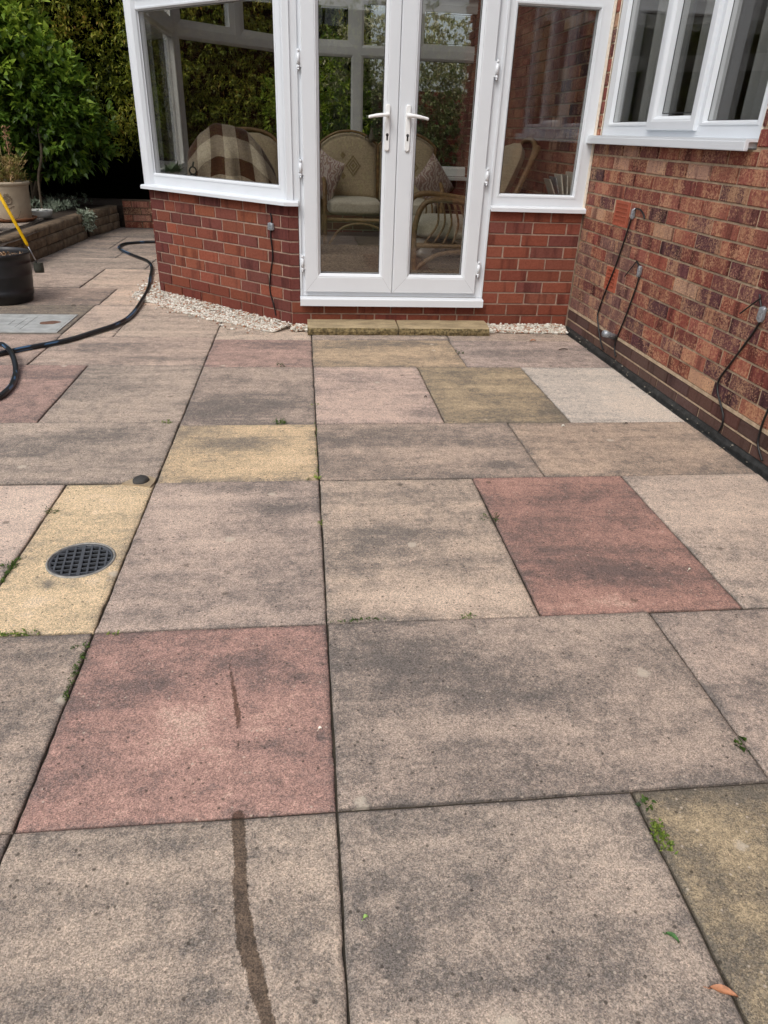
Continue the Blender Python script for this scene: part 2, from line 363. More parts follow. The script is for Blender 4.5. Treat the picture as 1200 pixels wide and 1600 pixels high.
GREY, PINKG, REDS, YEL, BUFF, PALE, DGREY = ('a89080', 'b49a88', 'a87466', 'd2b07a', '9c8458', 'c6b8a4', '94826f')
BLOT = [  # px, py, rx, ry, amount (+ dark, - pale) of weathering seen on the slabs
 (160, 600, 90, 22, .6), (395, 632, 95, 12, 1.0), (330, 640, 80, 12, .6), (420, 590, 60, 10, -.3), (300, 680, 60, 12, .6), (350, 695, 50, 8, .7), (430, 720, 60, 16, -.7), (400, 690, 60, 8, .5), (350, 735, 60, 12, -.5), (460, 700, 30, 20, -.5),
 (560, 630, 80, 20, -.4), (560, 590, 50, 8, .4), (660, 650, 25, 8, .7), (640, 690, 110, 8, .8), (560, 735, 60, 8, .5), (780, 727, 34, 6, .9), (700, 710, 60, 14, -.6), (520, 690, 25, 10, .5), (780, 690, 60, 8, .5), (940, 700, 90, 25, .1), (1060, 700, 60, 16, -.2),
 (730, 600, 20, 25, .5), (860, 640, 18, 12, .7), (690, 620, 14, 24, .5), (780, 640, 15, 25, .3), (1000, 635, 50, 22, -1.3), (960, 600, 40, 10, -.4), (760, 550, 60, 10, .6), (900, 550, 60, 8, .1), (640, 553, 60, 6, -.4), (560, 560, 60, 6, -.4), (600, 538, 80, 4, .5),
 (300, 810, 70, 45, -.8), (420, 790, 70, 14, .6), (380, 765, 90, 8, .6), (450, 870, 50, 40, .3), (250, 900, 50, 30, .2), (300, 940, 80, 20, .35), (440, 930, 50, 25, .5), (350, 860, 60, 20, -.4), (250, 960, 60, 12, .5),
 (620, 840, 70, 30, .8), (560, 870, 30, 40, .5), (700, 795, 70, 20, .5), (560, 790, 60, 12, .3), (660, 925, 110, 30, -.9), (800, 930, 30, 20, -.5), (700, 880, 50, 18, .4), (590, 770, 60, 8, .5), (530, 950, 30, 14, .5), (540, 920, 40, 20, -.3), (620, 800, 60, 12, -.4),
 (860, 780, 80, 14, .5), (900, 880, 90, 25, .9), (1000, 900, 60, 20, .7), (940, 945, 90, 8, -.7), (820, 830, 30, 20, .4), (1000, 850, 60, 12, .3), (1100, 800, 60, 20, -.2), (1120, 860, 50, 20, .2),
 (650, 1030, 120, 45, .9), (560, 1000, 40, 25, .5), (850, 1090, 150, 22, .7), (640, 1180, 70, 40, -.4), (600, 1100, 60, 18, .5), (760, 1010, 60, 14, -.6), (880, 1000, 60, 20, -.3), (1000, 1080, 60, 28, -.7), (960, 1150, 80, 30, .1), (790, 1180, 60, 30, .3), (1060, 1180, 60, 20, -.2), (560, 1050, 22, 30, -.3), (720, 1110, 50, 18, .5), (1100, 1000, 60, 15, .3), (1160, 1060, 40, 40, -.1),
 (285, 1145, 70, 40, -1.5), (420, 1130, 45, 18, -.9), (350, 1180, 60, 16, -.3), (300, 1040, 100, 20, .5), (440, 1050, 60, 28, .5), (480, 1090, 30, 20, -.3), (240, 1070, 40, 12, .5), (140, 1120, 40, 30, -.1), (210, 1210, 80, 20, .3), (400, 1160, 50, 8, .6), (180, 1000, 60, 14, .2), (500, 1150, 10, 8, .9), (330, 1240, 120, 12, -.2),
 (250, 1320, 120, 14, .6), (100, 1310, 70, 14, .5), (150, 1370, 90, 14, -.5), (330, 1400, 30, 60, .2), (300, 1480, 60, 25, .4), (120, 1500, 90, 40, -.4), (440, 1330, 60, 10, .5), (480, 1380, 40, 20, -.4), (330, 1560, 40, 15, .8), (310, 1530, 30, 12, .6), (470, 1470, 30, 40, .2), (60, 1570, 80, 30, .1), (530, 1480, 10, 70, -.9), (490, 1400, 14, 8, .9),
 (620, 1500, 40, 60, .8), (590, 1430, 30, 20, .5), (820, 1290, 60, 30, -.3), (930, 1320, 50, 60, -.5), (760, 1400, 100, 30, .1), (700, 1550, 80, 30, .6), (900, 1530, 80, 40, .6), (1000, 1400, 30, 60, -.5), (1050, 1480, 30, 40, -.5), (600, 1410, 14, 10, -1.4), (870, 1440, 70, 20, .5), (1000, 1450, 50, 18, .3), (720, 1290, 90, 16, .3), (1040, 1340, 14, 50, .9),
 (1130, 1300, 60, 40, -.8), (1120, 1390, 20, 60, .7), (1160, 1430, 40, 30, -.5), (1160, 1510, 30, 30, .9), (1150, 1245, 60, 8, .7), (1100, 1280, 20, 20, -.4),
 (60, 700, 120, 16, .5), (160, 680, 60, 8, .8), (60, 720, 90, 6, -.4), (200, 720, 50, 14, .4), (40, 790, 60, 30, -.9), (45, 830, 40, 30, -.3), (150, 820, 60, 40, -.2), (230, 740, 30, 8, .3), (60, 1080, 60, 60, .2), (20, 1180, 40, 40, -.2), (50, 1020, 60, 14, .5),
 (200, 545, 90, 8, .3), (250, 560, 80, 4, .6), (260, 500, 60, 10, -.2), (400, 540, 80, 6, .3), (120, 470, 60, 6, .5), (60, 610, 40, 30, .1), (55, 942, 16, 7, -1.8), (40, 960, 10, 5, -1.5), (145, 907, 17, 8, -1.7), (75, 913, 11, 6, 1.6), (148, 800, 5, 4, -1.6), (145, 780, 9, 4, .9), (47, 783, 9, 4, 1.0), (10, 770, 10, 4, .8), (5, 888, 8, 8, 1.), (300, 865, 10, 4, 1.0),
]
BW = []
for (px, py, rx, ry, a) in BLOT:
    c = onz(px, py); ex = onz(px+rx, py)-c; ey = onz(px, py-ry)-c
    BW.append((c.x, c.y, max(ex.length, .01), max(ey.length, .01), a))
BW = np.array(BW)
STREAK = [(-.253, -1.028, .001), (-.239, -1.10, .004), (-.226, -1.167, .006), (-.213, -1.23, .007), (-.211, -1.27, .002), (-.197, -1.475, -.004), (-.194, -1.496, .013), (-.183, -1.585, .013), (-.181, -1.60, .009), (-.181, -1.631, .013), (-.173, -1.685, .0135), (-.161, -1.746, .016), (-.148, -1.782, .014), (-.133, -1.831, .013), (-.12, -1.868, .010), (-.11, -1.93, .01)]
def slab(c4, color, step=.03, zoff=None, tone=0., hole=None, wet=False):
    """c4: (x0,y0),(x1,y0),(x1,y1),(x0,y1) as joint-line corners"""
    gap = random.uniform(.002, .0034)
    c = [Vector((p[0], p[1])) for p in c4]; ctr = sum(c, Vector((0, 0)))/4
    c = [p + Vector((gap if p.x < ctr.x else -gap, gap if p.y < ctr.y else -gap)) for p in c]
    w = (c[1]-c[0]).length; h = (c[3]-c[0]).length
    nx, ny = max(4, int(w/step)), max(4, int(h/step))
    us = np.concatenate([[0], [.004/w], np.linspace(.012/w, 1-.012/w, nx), [1-.004/w], [1]])
    vs_ = np.concatenate([[0], [.004/h], np.linspace(.012/h, 1-.012/h, ny), [1-.004/h], [1]])
    U, V = np.meshgrid(us, vs_); A = np.array([list(p) for p in c])
    P = ((1-U)*(1-V))[..., None]*A[0]+(U*(1-V))[..., None]*A[1]+(U*V)[..., None]*A[2]+((1-U)*V)[..., None]*A[3]
    z0 = random.uniform(-.002, .002); tx, ty = random.uniform(-.002, .002), random.uniform(-.002, .002)
    Z = z0 + tx*(U-.5) + ty*(V-.5)
    edge = np.minimum(np.minimum(U*w, (1-U)*w), np.minimum(V*h, (1-V)*h))
    Z = Z - np.where(edge < .001, .004, np.where(edge < .006, .0008, 0))
    M, N = U.shape
    # chipped wavering outline
    for j in range(M):
        for i in range(N):
            if edge[j, i] < .006:
                q = Vector((P[j, i, 0]*9, P[j, i, 1]*9, z0*900)); k = noise.noise(q)*.0022+noise.noise(q*5)*.0016+min(0, noise.noise(q*1.7+Vector((1, 9, 4)))+.38)*.012
                P[j, i, 0] += k; P[j, i, 1] += noise.noise(q+Vector((7, 3, 1)))*.0018
    pts = np.dstack([P, Z]).reshape(-1, 3)
    d = tone + np.zeros(len(pts))
    for (bx, by, rx, ry, a) in BW:
        if c[0].x-.15 < bx < c[1].x+.15 and c[0].y-.15 < by < c[2].y+.15:
            inside = min(c[0].x, c[3].x)-.001 <= bx <= max(c[1].x, c[2].x)+.001 and c[0].y <= by <= c[2].y
            if not inside: continue
            r2 = ((pts[:, 0]-bx)/rx)**2+((pts[:, 1]-by)/ry)**2; d += a*np.exp(-(r2**1.3)*.9)*.8
    d += .55*np.exp(-edge.reshape(-1)/.012)
    wt = np.zeros(len(pts))
    if wet:
        for (a, b) in zip(STREAK[:-1], STREAK[1:]):
            ax, ay, bx, by = a[0], a[1], b[0], b[1]
            tt = np.clip(((pts[:, 0]-ax)*(bx-ax)+(pts[:, 1]-ay)*(by-ay))/((bx-ax)**2+(by-ay)**2), 0, 1)
            dd = np.hypot(pts[:, 0]-ax-tt*(bx-ax), pts[:, 1]-ay-tt*(by-ay)); ww = a[2]+(b[2]-a[2])*tt
            wt = np.maximum(wt, np.clip(.5+(ww-dd)/.006*.35, 0, 1)*(ww > 0))
    faces = []
    for j in range(M-1):
        for i in range(N-1):
            if hole:
                m_ = (P[j, i]+P[j+1, i+1])/2
                if math.hypot(m_[0]-hole[0], m_[1]-hole[1]) < hole[2]: continue
            a = j*N+i; faces.append((a, a+1, a+N+1, a+N))
    ring = [i for i in range(N)]+[j*N+N-1 for j in range(1, M)]+[(M-1)*N+i for i in range(N-2, -1, -1)]+[j*N for j in range(M-2, 0, -1)]
    b = len(pts); low = pts[ring].copy(); low[:, 2] = -.034; allp = np.vstack([pts, low]); k = len(ring)
    faces += [(ring[(i+1) % k], ring[i], b+i, b+(i+1) % k) for i in range(k)]
    me = bpy.data.meshes.new('paving_slab'); L = Vector((ctr.x, ctr.y, 0))
    me.from_pydata((allp-np.array(L)).tolist(), [], faces); me.materials.append(PAV)
    me.polygons.foreach_set('use_smooth', [i < len(faces)-k for i in range(len(faces))])
    at = me.attributes.new('dirt', 'FLOAT', 'POINT'); at.data.foreach_set('value', np.concatenate([d, np.full(k, 1.2)]).astype(np.float32))
    at = me.attributes.new('wet', 'FLOAT', 'POINT'); at.data.foreach_set('value', np.concatenate([wt, np.zeros(k)]).astype(np.float32))
    me.update(); o = bpy.data.objects.new('paving_slab', me); place(o, patio, L); o.color = (*lin(color), 1)
    return o
def rect(x0, x1, y0, y1): return [(x0, y0), (x1, y0), (x1, y1), (x0, y1)]
XR = lambda y: 1.763 + (2.35-y)*.018
XL, Ya, Yb, Yc, Ye, Yf = -.6135, 2.058, 1.468, .586, -.896, -1.4975
def sr(x0, y0, y1): return [(x0, y0), (XR(y0), y0), (XR(y1), y1), (x0, y1)]
DRAIN = (-.742, -.535)
SL = [
 (rect(0, .613, -2.4, Yf), 'a39180', .2), (rect(.613, 1.5, -2.4, Yf), '9c8860', .5), (rect(XL, 0, -2.4, Yf), 'a5927f', .05, 'wet'), (rect(-1.5, XL, -2.4, Yf), 'a08c7c', .2),
 (rect(0, .925, Yf, Ye), 'a08c7c', .2), (rect(.925, 1.83, Yf, Ye), 'ac9686', .05), (rect(XL, 0, Yf, Ye), 'a27264', 0, 'wet'), (rect(-1.5, XL, Yf, Ye), 'a8927f', .0),
 (rect(0, .604, Ye, 0), 'b39c86', .05), (rect(.604, 1.217, Ye, 0), '9c6858', .1), (sr(1.217, Ye, 0), 'b5a08e', -.1), (rect(XL, 0, Ye, 0), 'ad9686', .05),
 (rect(-.938, XL, Ye, 0), 'ccb080', -.15, 'hole'), (rect(-1.55, -.938, Ye, 0), 'bfa694', -.2),
 (rect(0, .9, 0, Yc), 'ab937f', .25), (sr(.9, 0, Yc), 'aa9078', .15), (rect(XL, 0, 0, Yc), 'c6a878', .1), (rect(-1.5, XL, .012, .63), 'aa9684', .1),
 (rect(0, .6, Yc, Yb), 'b69a8a', 0), (rect(.6, 1.215, Yc, Yb), 'a38c64', .2), (sr(1.215, Yc, Yb), 'b6aca0', -.3), (rect(XL, 0, Yc, Yb), 'a6907f', .25),
 (rect(-1.24, XL, .63, 1.5), 'aa9684', .15), (rect(-2.1, -1.24, .63, 1.5), 'a67e70', .15),
 (rect(0, .895, Yb, Ya), 'ae926c', .25), (sr(.895, Yb, Ya), 'a89286', .1), (rect(XL, 0, Yb, Ya), 'a68072', .1), (rect(-1.565, XL, 1.5, 2.1), 'ad9482', .05),
 (rect(-2.5, -1.565, 1.5, 2.16), 'a58a7a', .1),
 (rect(0, .905, Ya, 2.34), 'a5907e', .15), (sr(.905, Ya, 2.34), 'a5907e', .1), (rect(XL, 0, Ya, 2.66), 'b8a28c', -.05), (rect(-1.245, XL, 2.1, 3.0), 'b09a86', 0),
 (rect(-1.57, -1.245, 2.1, 3.0), 'b59c88', 0), (rect(-1.55, -.66, 3.0, 3.62), 'c2a58c', -.2), (rect(-2.5, -1.572, 2.16, 2.68), '8c7b66', .5), (rect(-2.45, -1.57, 2.68, 3.0), '8c7b66', .5), (rect(-2.45, -1.55, 3.0, 3.62), '9c8270', .25),
 (rect(-2.75, -1.85, 3.62, 4.5), 'a8907e', .1), (rect(-1.85, -.95, 3.62, 4.5), 'b89d86', -.05), (rect(-2.75, -1.5, 4.5, 5.1), 'a08b79', .2), (rect(-1.5, -.9, 4.5, 5.1), 'a08b79', .2),
 (rect(-2.75, -1.9, 5.1, 5.7), '9a8574', .35), (rect(-1.9, -1.1, 5.1, 5.7), 'a08874', .3), (rect(-2.75, -2.1, 5.7, 6.6), '96806f', .4), (rect(-2.1, -1.1, 5.7, 6.6), '96806f', .4), (rect(-2.75, -1.8, 6.6, 7.5), '8c7868', .5), (rect(-1.8, -1.1, 6.6, 7.5), '8c7868', .5),
]
for s_ in SL:
    fl = s_[3] if len(s_) > 3 else ''
    slab(s_[0], s_[1], .005 if fl == 'hole' else (.006 if fl == 'wet' else .022), tone=s_[2], hole=(DRAIN[0], DRAIN[1], .092) if fl == 'hole' else None, wet=fl == 'wet')

# ---- drain grate
dr = thing('drain_grate', (DRAIN[0], DRAIN[1], 0), 'round black plastic drain grate with pale rim set in the yellow slab', 'drain grate')
T = Matrix.Translation((DRAIN[0], DRAIN[1], 0)); RIM = simple('drain_rim_metal', '94928c', .6, 60, .25, metal=.3); GRT = simple('drain_plastic', '4a4d52', .5, 30, .2)
b = MB(); b.lathe([(.0945, -.004), (.0945, .0035), (.0985, .004), (.101, .001), (.101, -.003)], 56, T); b.build('rim', RIM, dr)
b = MB(); b.lathe([(0, -.0085), (.0965, -.0085), (.0965, -.002)], 40, T); b.build('shade_disc', DARK, dr)  # black disc paints the shade of the recess below the bars
b = MB(); T2 = T @ Matrix.Rotation(R(8), 4, 'Z'); rr = .0905
for k in range(-3, 4):
    d_ = k*.0242; L_ = math.sqrt(max(rr*rr-d_*d_, 0)); wdt = .0052 if k == 0 else .003
    b.box(d_-wdt, d_+wdt, -L_, L_, -.006, .0005, T2)
    b.box(-L_, L_, d_-.0026, d_+.0026, -.006, -.0001, T2)
b.lathe([(.0935, -.009), (.0935, .001), (.0865, .001), (.0865, -.009)], 56, T)
b.build('grate', GRT, dr)
# ---- rodding cap with mortar patch
cp = thing('rodding_cap', (-.668, .006, 0), 'small round dark cap in mortar at the far corner of the drain slab', 'drain cap')
b = MB(); b.lathe([(0, .018), (.024, .017), (.029, .011), (.03, 0)], 20, Matrix.Translation((-.668, .006, 0)) @ Matrix.Rotation(R(6), 4, 'X'), wob=.05); b.build('cap', simple('cap_rubber', '3a3835', .7, 60, .2), cp)
b = MB(); pp = [(-.735, -.008), (-.70, -.022), (-.655, -.03), (-.625, -.045), (-.617, -.005), (-.618, .03), (-.645, .05), (-.70, .03)]
b.prism(pp, -.005, .0045); b.build('mortar_patch', mortar_mat('mortar_patch', 'ab9a80'), cp)

# ---- manhole cover
mh = thing('manhole_cover', (-1.95, 2.43, 0), 'pale grey metal inspection cover with embossed rectangles in front of the black tub', 'manhole cover')
MHM = simple('galvanised', 'b0b2b0', .55, 14, .18, 80, .2, .002, metal=.2)
b = MB(); b.box(-2.3, -1.605, 2.185, 2.665, -.001, .0055, ch=.0015); b.build('plate', MHM, mh)
b = MB()
def rl(x0, x1, y0, y1, z=.0075, w=.005):
    b.box(x0, x1, y0, y0+w, .004, z); b.box(x0, x1, y1-w, y1, .004, z); b.box(x0, x0+w, y0+w, y1-w, .004, z); b.box(x1-w, x1, y0+w, y1-w, .004, z)
rl(-2.27, -1.85, 2.24, 2.61); rl(-2.2, -1.9, 2.3, 2.55); rl(-2.12, -1.96, 2.36, 2.49)
for k in range(9): b.box(-2.28+k*.074, -2.25+k*.074, 2.2, 2.212, .004, .0075); b.box(-2.28+k*.074, -2.25+k*.074, 2.638, 2.65, .004, .0075)
for k in range(5): b.box(-1.635, -1.62, 2.22+k*.09, 2.26+k*.09, .004, .0075)
b.build('embossing', MHM, mh, kind='stuff')
b = MB(); b.lathe([(0, .0068), (.03, .0066), (.05, .0056)], 24, Matrix.Translation((-1.72, 2.43, 0)) @ Matrix.Scale(1.25, 4, (1, 0, 0)), wob=.12); b.build('rusty_key_plate', RUSTM, mh)

# ================================================================== BRICKS
def brick_mesh(L, H=.0645, D=.1, ch=.003, seed=0, rough=.0):
    rs = random.Random(seed); bm = bmesh.new(); bmesh.ops.create_cube(bm, size=1)
    for v in bm.verts: v.co = Vector((v.co.x*L, (v.co.y-.5)*D, v.co.z*H))      # front face at y=0 local, body behind (-y)
    bmesh.ops.delete(bm, geom=[f for f in bm.faces if f.normal.y < -.5], context='FACES_ONLY')
    ed = [e for e in bm.edges if all(v.co.y > -1e-5 for v in e.verts)]
    bmesh.ops.bevel(bm, geom=ed, offset=ch, segments=2, affect='EDGES')
    for v in bm.verts: v.co += Vector((rs.uniform(-1, 1)*.0007, rs.uniform(-1, 1)*.0004, rs.uniform(-1, 1)*.0006))
    me = bpy.data.meshes.new('brick'); bm.to_mesh(me); bm.free(); return me
BMC = {}
def lay_brick(P, u, n, x0, x1, z, H, parent, mat, color, out=0., joint=.0105):
    L = x1-x0-joint; key = (round(L, 3), round(H, 4), mat.name, random.randrange(3))
    if key not in BMC:
        me = brick_mesh(L, H, seed=hash(key) & 255); me.materials.append(mat); BMC[key] = me
    o = bpy.data.objects.new('brick', BMC[key]); C = P + u*((x0+x1)/2) + n*(out+random.uniform(-.0012, .0012)); C.z = z
    place(o, parent, C); o.rotation_euler = (R(random.uniform(-.25, .25)), R(random.uniform(-.25, .25)), math.atan2(n.y, n.x)-math.pi/2)
    o.color = (*color, 1); return o
def jit(c, a=.1): k = 1+random.uniform(-a, a); return tuple(max(0, min(1, v*k*(1+random.uniform(-a, a)*.4))) for v in c)
FRONTC = [lin(c) for c in ('844838', '884c3a', '804838', '74433a', '8a5038', '6c3e38', '844a38', '844c3c', '884d3a')]
QUOIN = lin('683832'); PLINTH = [lin(c) for c in ('78402f', '7c4330', '70392e')]
REARC = [lin(c) for c in ('884639', '7e3e36', '8c4c3e', '6a3635', '5a3238', '96584a', '743c37', '7e443b', '905244', '7c4239', '8c4a3f', '563238', '70403d', '643a3c')]
ENGC = [lin(c) for c in ('54403c', '4e3c3c', '5a4440', '60443c')]

# ================================================================== CONSERVATORY
cons = thing('conservatory', (.4, 2.35, 0), 'white framed conservatory with double doors on a red brick dwarf wall', 'conservatory')
b = MB()
def backing(b, P, u, n, L, z0, z1, d=-.0055, t=.1): b.obox(P, u, n, L, d-t, d, z0, z1)
PX, NY = Vector((1, 0, 0)), Vector((0, -1, 0))
FP = Vector((0, YW, 0))
backing(b, BL, BU, BO, BLEN+.002, -.03, .772)
b.obox(FP, PX, NY, 1.79+.126, -.1055, -.0055, -.03, .155, x0=-.126)
b.obox(FP, PX, NY, .05, -.1055, -.0055, .155, .772, x0=-.12)
b.obox(FP, PX, NY, .625, -.1055, -.0055, .155, .77, x0=1.163)
dwarf = b.build('dwarf_wall', MORF, cons)
# other faces of the plinth
CR = [Vector((1.85, 5.94, 0)), Vector((-.126, 5.94, 0)), Vector((-1.166, 4.9, 0)), Vector((-1.166, 3.385, 0))]
b = MB()
for a, c in ((CR[0], CR[1]), (CR[1], CR[2]), (CR[2], CR[3])):
    u = (c-a).normalized(); n = Vector((u.y, -u.x, 0)); b.obox(a, u, n, (c-a).length, -.1, 0, -.03, .772)
INBR = None
def inbrick():
    t = NT('inner_brickwork'); tc = t.node('TexCoord').outputs['Object']; sx = t.node('SeparateXYZ'); t.l.new(tc, sx.inputs[0])
    c = t.node('CombineXYZ'); t.l.new(t.math('ADD', sx.outputs[0], sx.outputs[1]), c.inputs[0]); t.l.new(sx.outputs[2], c.inputs[1])
    br = t.node('TexBrick'); t.l.new(c.outputs[0], br.inputs[0]); br.inputs['Scale'].default_value = 1
    br.inputs['Brick Width'].default_value = .225; br.inputs['Row Height'].default_value = .075; br.inputs['Mortar Size'].default_value = .005
    br.inputs['Color1'].default_value = (*lin('7c3a2c'), 1); br.inputs['Color2'].default_value = (*lin('5e3430'), 1); br.inputs['Mortar'].default_value = (*lin('8a7462'), 1)
    t.bsdf(br.outputs[0], .9, t.bump(br.outputs['Fac'], .5, -.005), .2); return t.m
INBR = inbrick()
b.build('rear_dwarf_wall', INBR, cons)
ZB = .0997
# bay wall bricks
J1 = [0, .058, .225, .355, .58, .805, 1.03, 1.255, BLEN-.001]; J2 = [0, .165, .29, .515, .74, .965, 1.165, 1.385, BLEN-.001]
for k in range(-1, 9):
    js = J1 if k % 2 == 0 else J2
    if k <= 0: js = [0, .165, .39, .615, .84, 1.065, 1.29, BLEN-.001] if k == 0 else [0, .06, .285, .51, .735, .96, 1.185, 1.36, BLEN-.001]
    for i, (a, c) in enumerate(zip(js[:-1], js[1:])):
        col = jit(random.choice(PLINTH), .08) if k <= 0 else jit(random.choice(FRONTC), .12)
        if i == len(js)-2 or (i == 0): col = jit(QUOIN, .08)
        z = ZB+.075*k+.0375; H = .0655
        if k == 8: z = .7325; H = .061
        lay_brick(BL, BU, BO, a, c, z, H, dwarf, BRF, col, out=.003 if k <= 0 else 0)
# corner return by the door and pier right of the door
for k in range(-1, 9):
    z, H = (.7325, .061) if k == 8 else (ZB+.075*k+.0375, .0655)
    if k > 0: lay_brick(FP, PX, NY, -.129, -.066, z, H, dwarf, BRF, jit(QUOIN, .08), joint=.003)
    if k <= 0:
        js = [-.129, .09, .315, .54, .765, .99, 1.118, 1.342, 1.565, 1.785] if k == 0 else [-.129, .0, .205, .43, .655, .88, 1.0, 1.225, 1.45, 1.675, 1.785]
        for a, c in zip(js[:-1], js[1:]): lay_brick(FP, PX, NY, a, c, z, H, dwarf, BRF, jit(random.choice(PLINTH), .08), out=.003)
    else:
        js = [1.163, 1.39, 1.575, 1.786] if k % 2 == 0 else [1.163, 1.275, 1.46, 1.69, 1.786]
        for a, c in zip(js[:-1], js[1:]): lay_brick(FP, PX, NY, a, c, z, H, dwarf, BRF, jit(random.choice(FRONTC), .12))

# ---- frames
def loops(b, P, u, n, x0, x1, z0, z1, prof):
    """mitred rectangular moulding; prof = [(inset, out)] from outside to inside"""
    V = []
    for ins, o in prof:
        for (x, z) in ((x0+ins, z0+ins), (x1-ins, z0+ins), (x1-ins, z1-ins), (x0+ins, z1-ins)):
            p = P + u*x + n*o; V.append((p.x, p.y, z))
    g_ = .0005
    F = []
    for i in range(len(prof)-1):
        for k in range(4):
            F.append((i*4+k, i*4+(k+1) % 4, (i+1)*4+(k+1) % 4, (i+1)*4+k))
    b.add(V, F)
def grid_frame(b, P, u, n, W_, z0, z1, lights, d=.07):
    xs = sorted(set([0, W_]+[l[0] for l in lights]+[l[1] for l in lights])); zs = sorted(set([z0, z1]+[l[2] for l in lights]+[l[3] for l in lights]))
    for i in range(len(xs)-1):
        for j in range(len(zs)-1):
            cx, cz = (xs[i]+xs[i+1])/2, (zs[j]+zs[j+1])/2
            if any(l[0] < cx < l[1] and l[2] < cz < l[3] for l in lights): continue
            b.obox(P, u, n, xs[i+1]-xs[i], -d, 0, zs[j], zs[j+1], x0=xs[i])
BEAD = [(0, -.001), (0, .002), (.004, .003), (.012, .002), (.019, -.014), (.021, -.02)]
def glazing(root, P, u, n, x0, x1, z0, z1, kind, mat):
    if kind == 'sash':
        b = MB(); loops(b, P, u, n, x0-.012, x1+.012, z0-.012, z1+.012, [(0, 0), (0, .016), (.004, .02), (.04, .02), (.044, .018), (.05, .017), (.064, .004), (.066, -.02), (.066, -.06), (0, -.07)])
        r_ = b.build('opening_light', mat, root); ins = .066
    else:
        b = MB(); loops(b, P, u, n, x0, x1, z0, z1, BEAD+[(.021, -.06), (0, -.07)]); r_ = b.build('glazing_bead', mat, root); ins = .021
    return ins
def pane(root, P, u, n, x0, x1, z0, z1, ins, mat=None):
    b = MB(); b.obox(P, u, n, x1-x0-2*ins+.006, -.044, -.022, z0+ins-.003, z1-ins+.003, x0=x0+ins-.003); b.build('pane', mat or GLASS, root)
    b = MB(); loops(b, P, u, n, x0+ins-.002, x1-ins+.002, z0+ins-.002, z1-ins+.002, [(0, -.0195), (.004, -.0195), (.004, -.0215)]); b.build('gasket', GASKET, root)
def facade(root, P, u, n, W_, z0, z1, lights, mat=UPVC, off=-.006, name='window_frame'):
    P = P + n*off; b = MB(); grid_frame(b, P, u, n, W_, z0, z1, [l[:4] for l in lights]); fr = b.build(name, mat, root)
    for l in lights:
        ins = glazing(fr, P, u, n, *l[:4], l[4], mat); pane(fr, P, u, n, *l[:4], ins)
    return fr
TZ = 1.885; TOP = 2.36
def openers(x0, x1, n_, gap=.06): 
    w = (x1-x0-gap*(n_-1))/n_; return [(x0+i*(w+gap), x0+i*(w+gap)+w, TZ+.035, TOP-.06, 'sash') for i in range(n_)]
# bay (the one at the left of the door)
# window measured on the bay plane
facade(cons, BL, BU, BO, BLEN-.012, .795, TOP, [(.055, BLEN-.075, .852, TZ-.03, 'f')]+openers(.055, BLEN-.075, 2))
# right hand side window
SP = Vector((1.163, YW, 0))
facade(cons, SP, PX, NY, .612, .797, TOP, [(.034, .558, .845, TZ-.012, 'f'), (.034, .558, TZ+.03, TOP-.06, 'f')])
# rear faces, seen through the glass
for a, c, nl in ((CR[0], CR[1], 3), (CR[1], CR[2], 2), (CR[2], CR[3], 2)):
    u = (c-a).normalized(); n = Vector((u.y, -u.x, 0)); L_ = (c-a).length
    if nl == 3:
        ls = []
        for (xa, xb) in ((.06, .70), (.78, 1.27), (1.35, 1.9)): ls += [(xa, xb, .86, TZ-.03, 'f')]
        ls += [(.06, .70, TZ+.035, TOP-.06, 'sash'), (.78, 1.27, TZ+.035, TOP-.06, 'f'), (1.35, 1.9, TZ+.035, TOP-.06, 'sash')]
    else: ls = [(.06, L_-.06, .86, TZ-.03, 'f')]+openers(.06, L_-.06, 2)
    facade(cons, a, u, n, L_-.01, .79, TOP, ls, UPVC_IN)
    b = MB(); b.obox(a, u, n, L_-.05, -.2, -.075, .755, .785, x0=.03); b.build('inner_sill', UPVC_IN, cons)
b = MB(); b.obox(BL, BU, BO, BLEN-.1, -.2, -.08, .76, .785, x0=.05); b.build('inner_sill', UPVC_IN, cons)
b = MB(); b.obox(FP, PX, NY, .61, -.22, -.08, .76, .79, x0=1.165); b.build('inner_sill', UPVC_IN, cons)
# corner posts
def post(x, y, z0, z1, mat=UPVC, r=.05):
    b = MB(); b.lathe([(r, z0), (r, z1)], 12, Matrix.Translation((x, y, 0)), False); b.add([(x, y, z1)], []); b.build('corner_post', mat, cons)
b = MB(); c_ = (-.126, YW)
def pp2(k, o): q = BC-BU*k+BO*o; return (q.x, q.y)
b.prism([pp2(.030, .002), pp2(.012, .012), pp2(-.002, .013), (-.112, YW-.012), (-.098, YW-.014), (-.096, YW-.004), (-.066, YW-.003), (-.066, YW+.07), (-.12, YW+.08)], .7955, TOP)
b.build('corner_post', UPVC, cons)
for q in CR[1:]: post(q.x*.985+.01, q.y, .79, TOP, UPVC, .055)
b = MB(); b.box(1.776, 1.7885, YW-.006, YW+.05, .768, TOP); b.build('sealant_bead', simple('sealant', 'e6dccb', .6, 60, .1), cons)
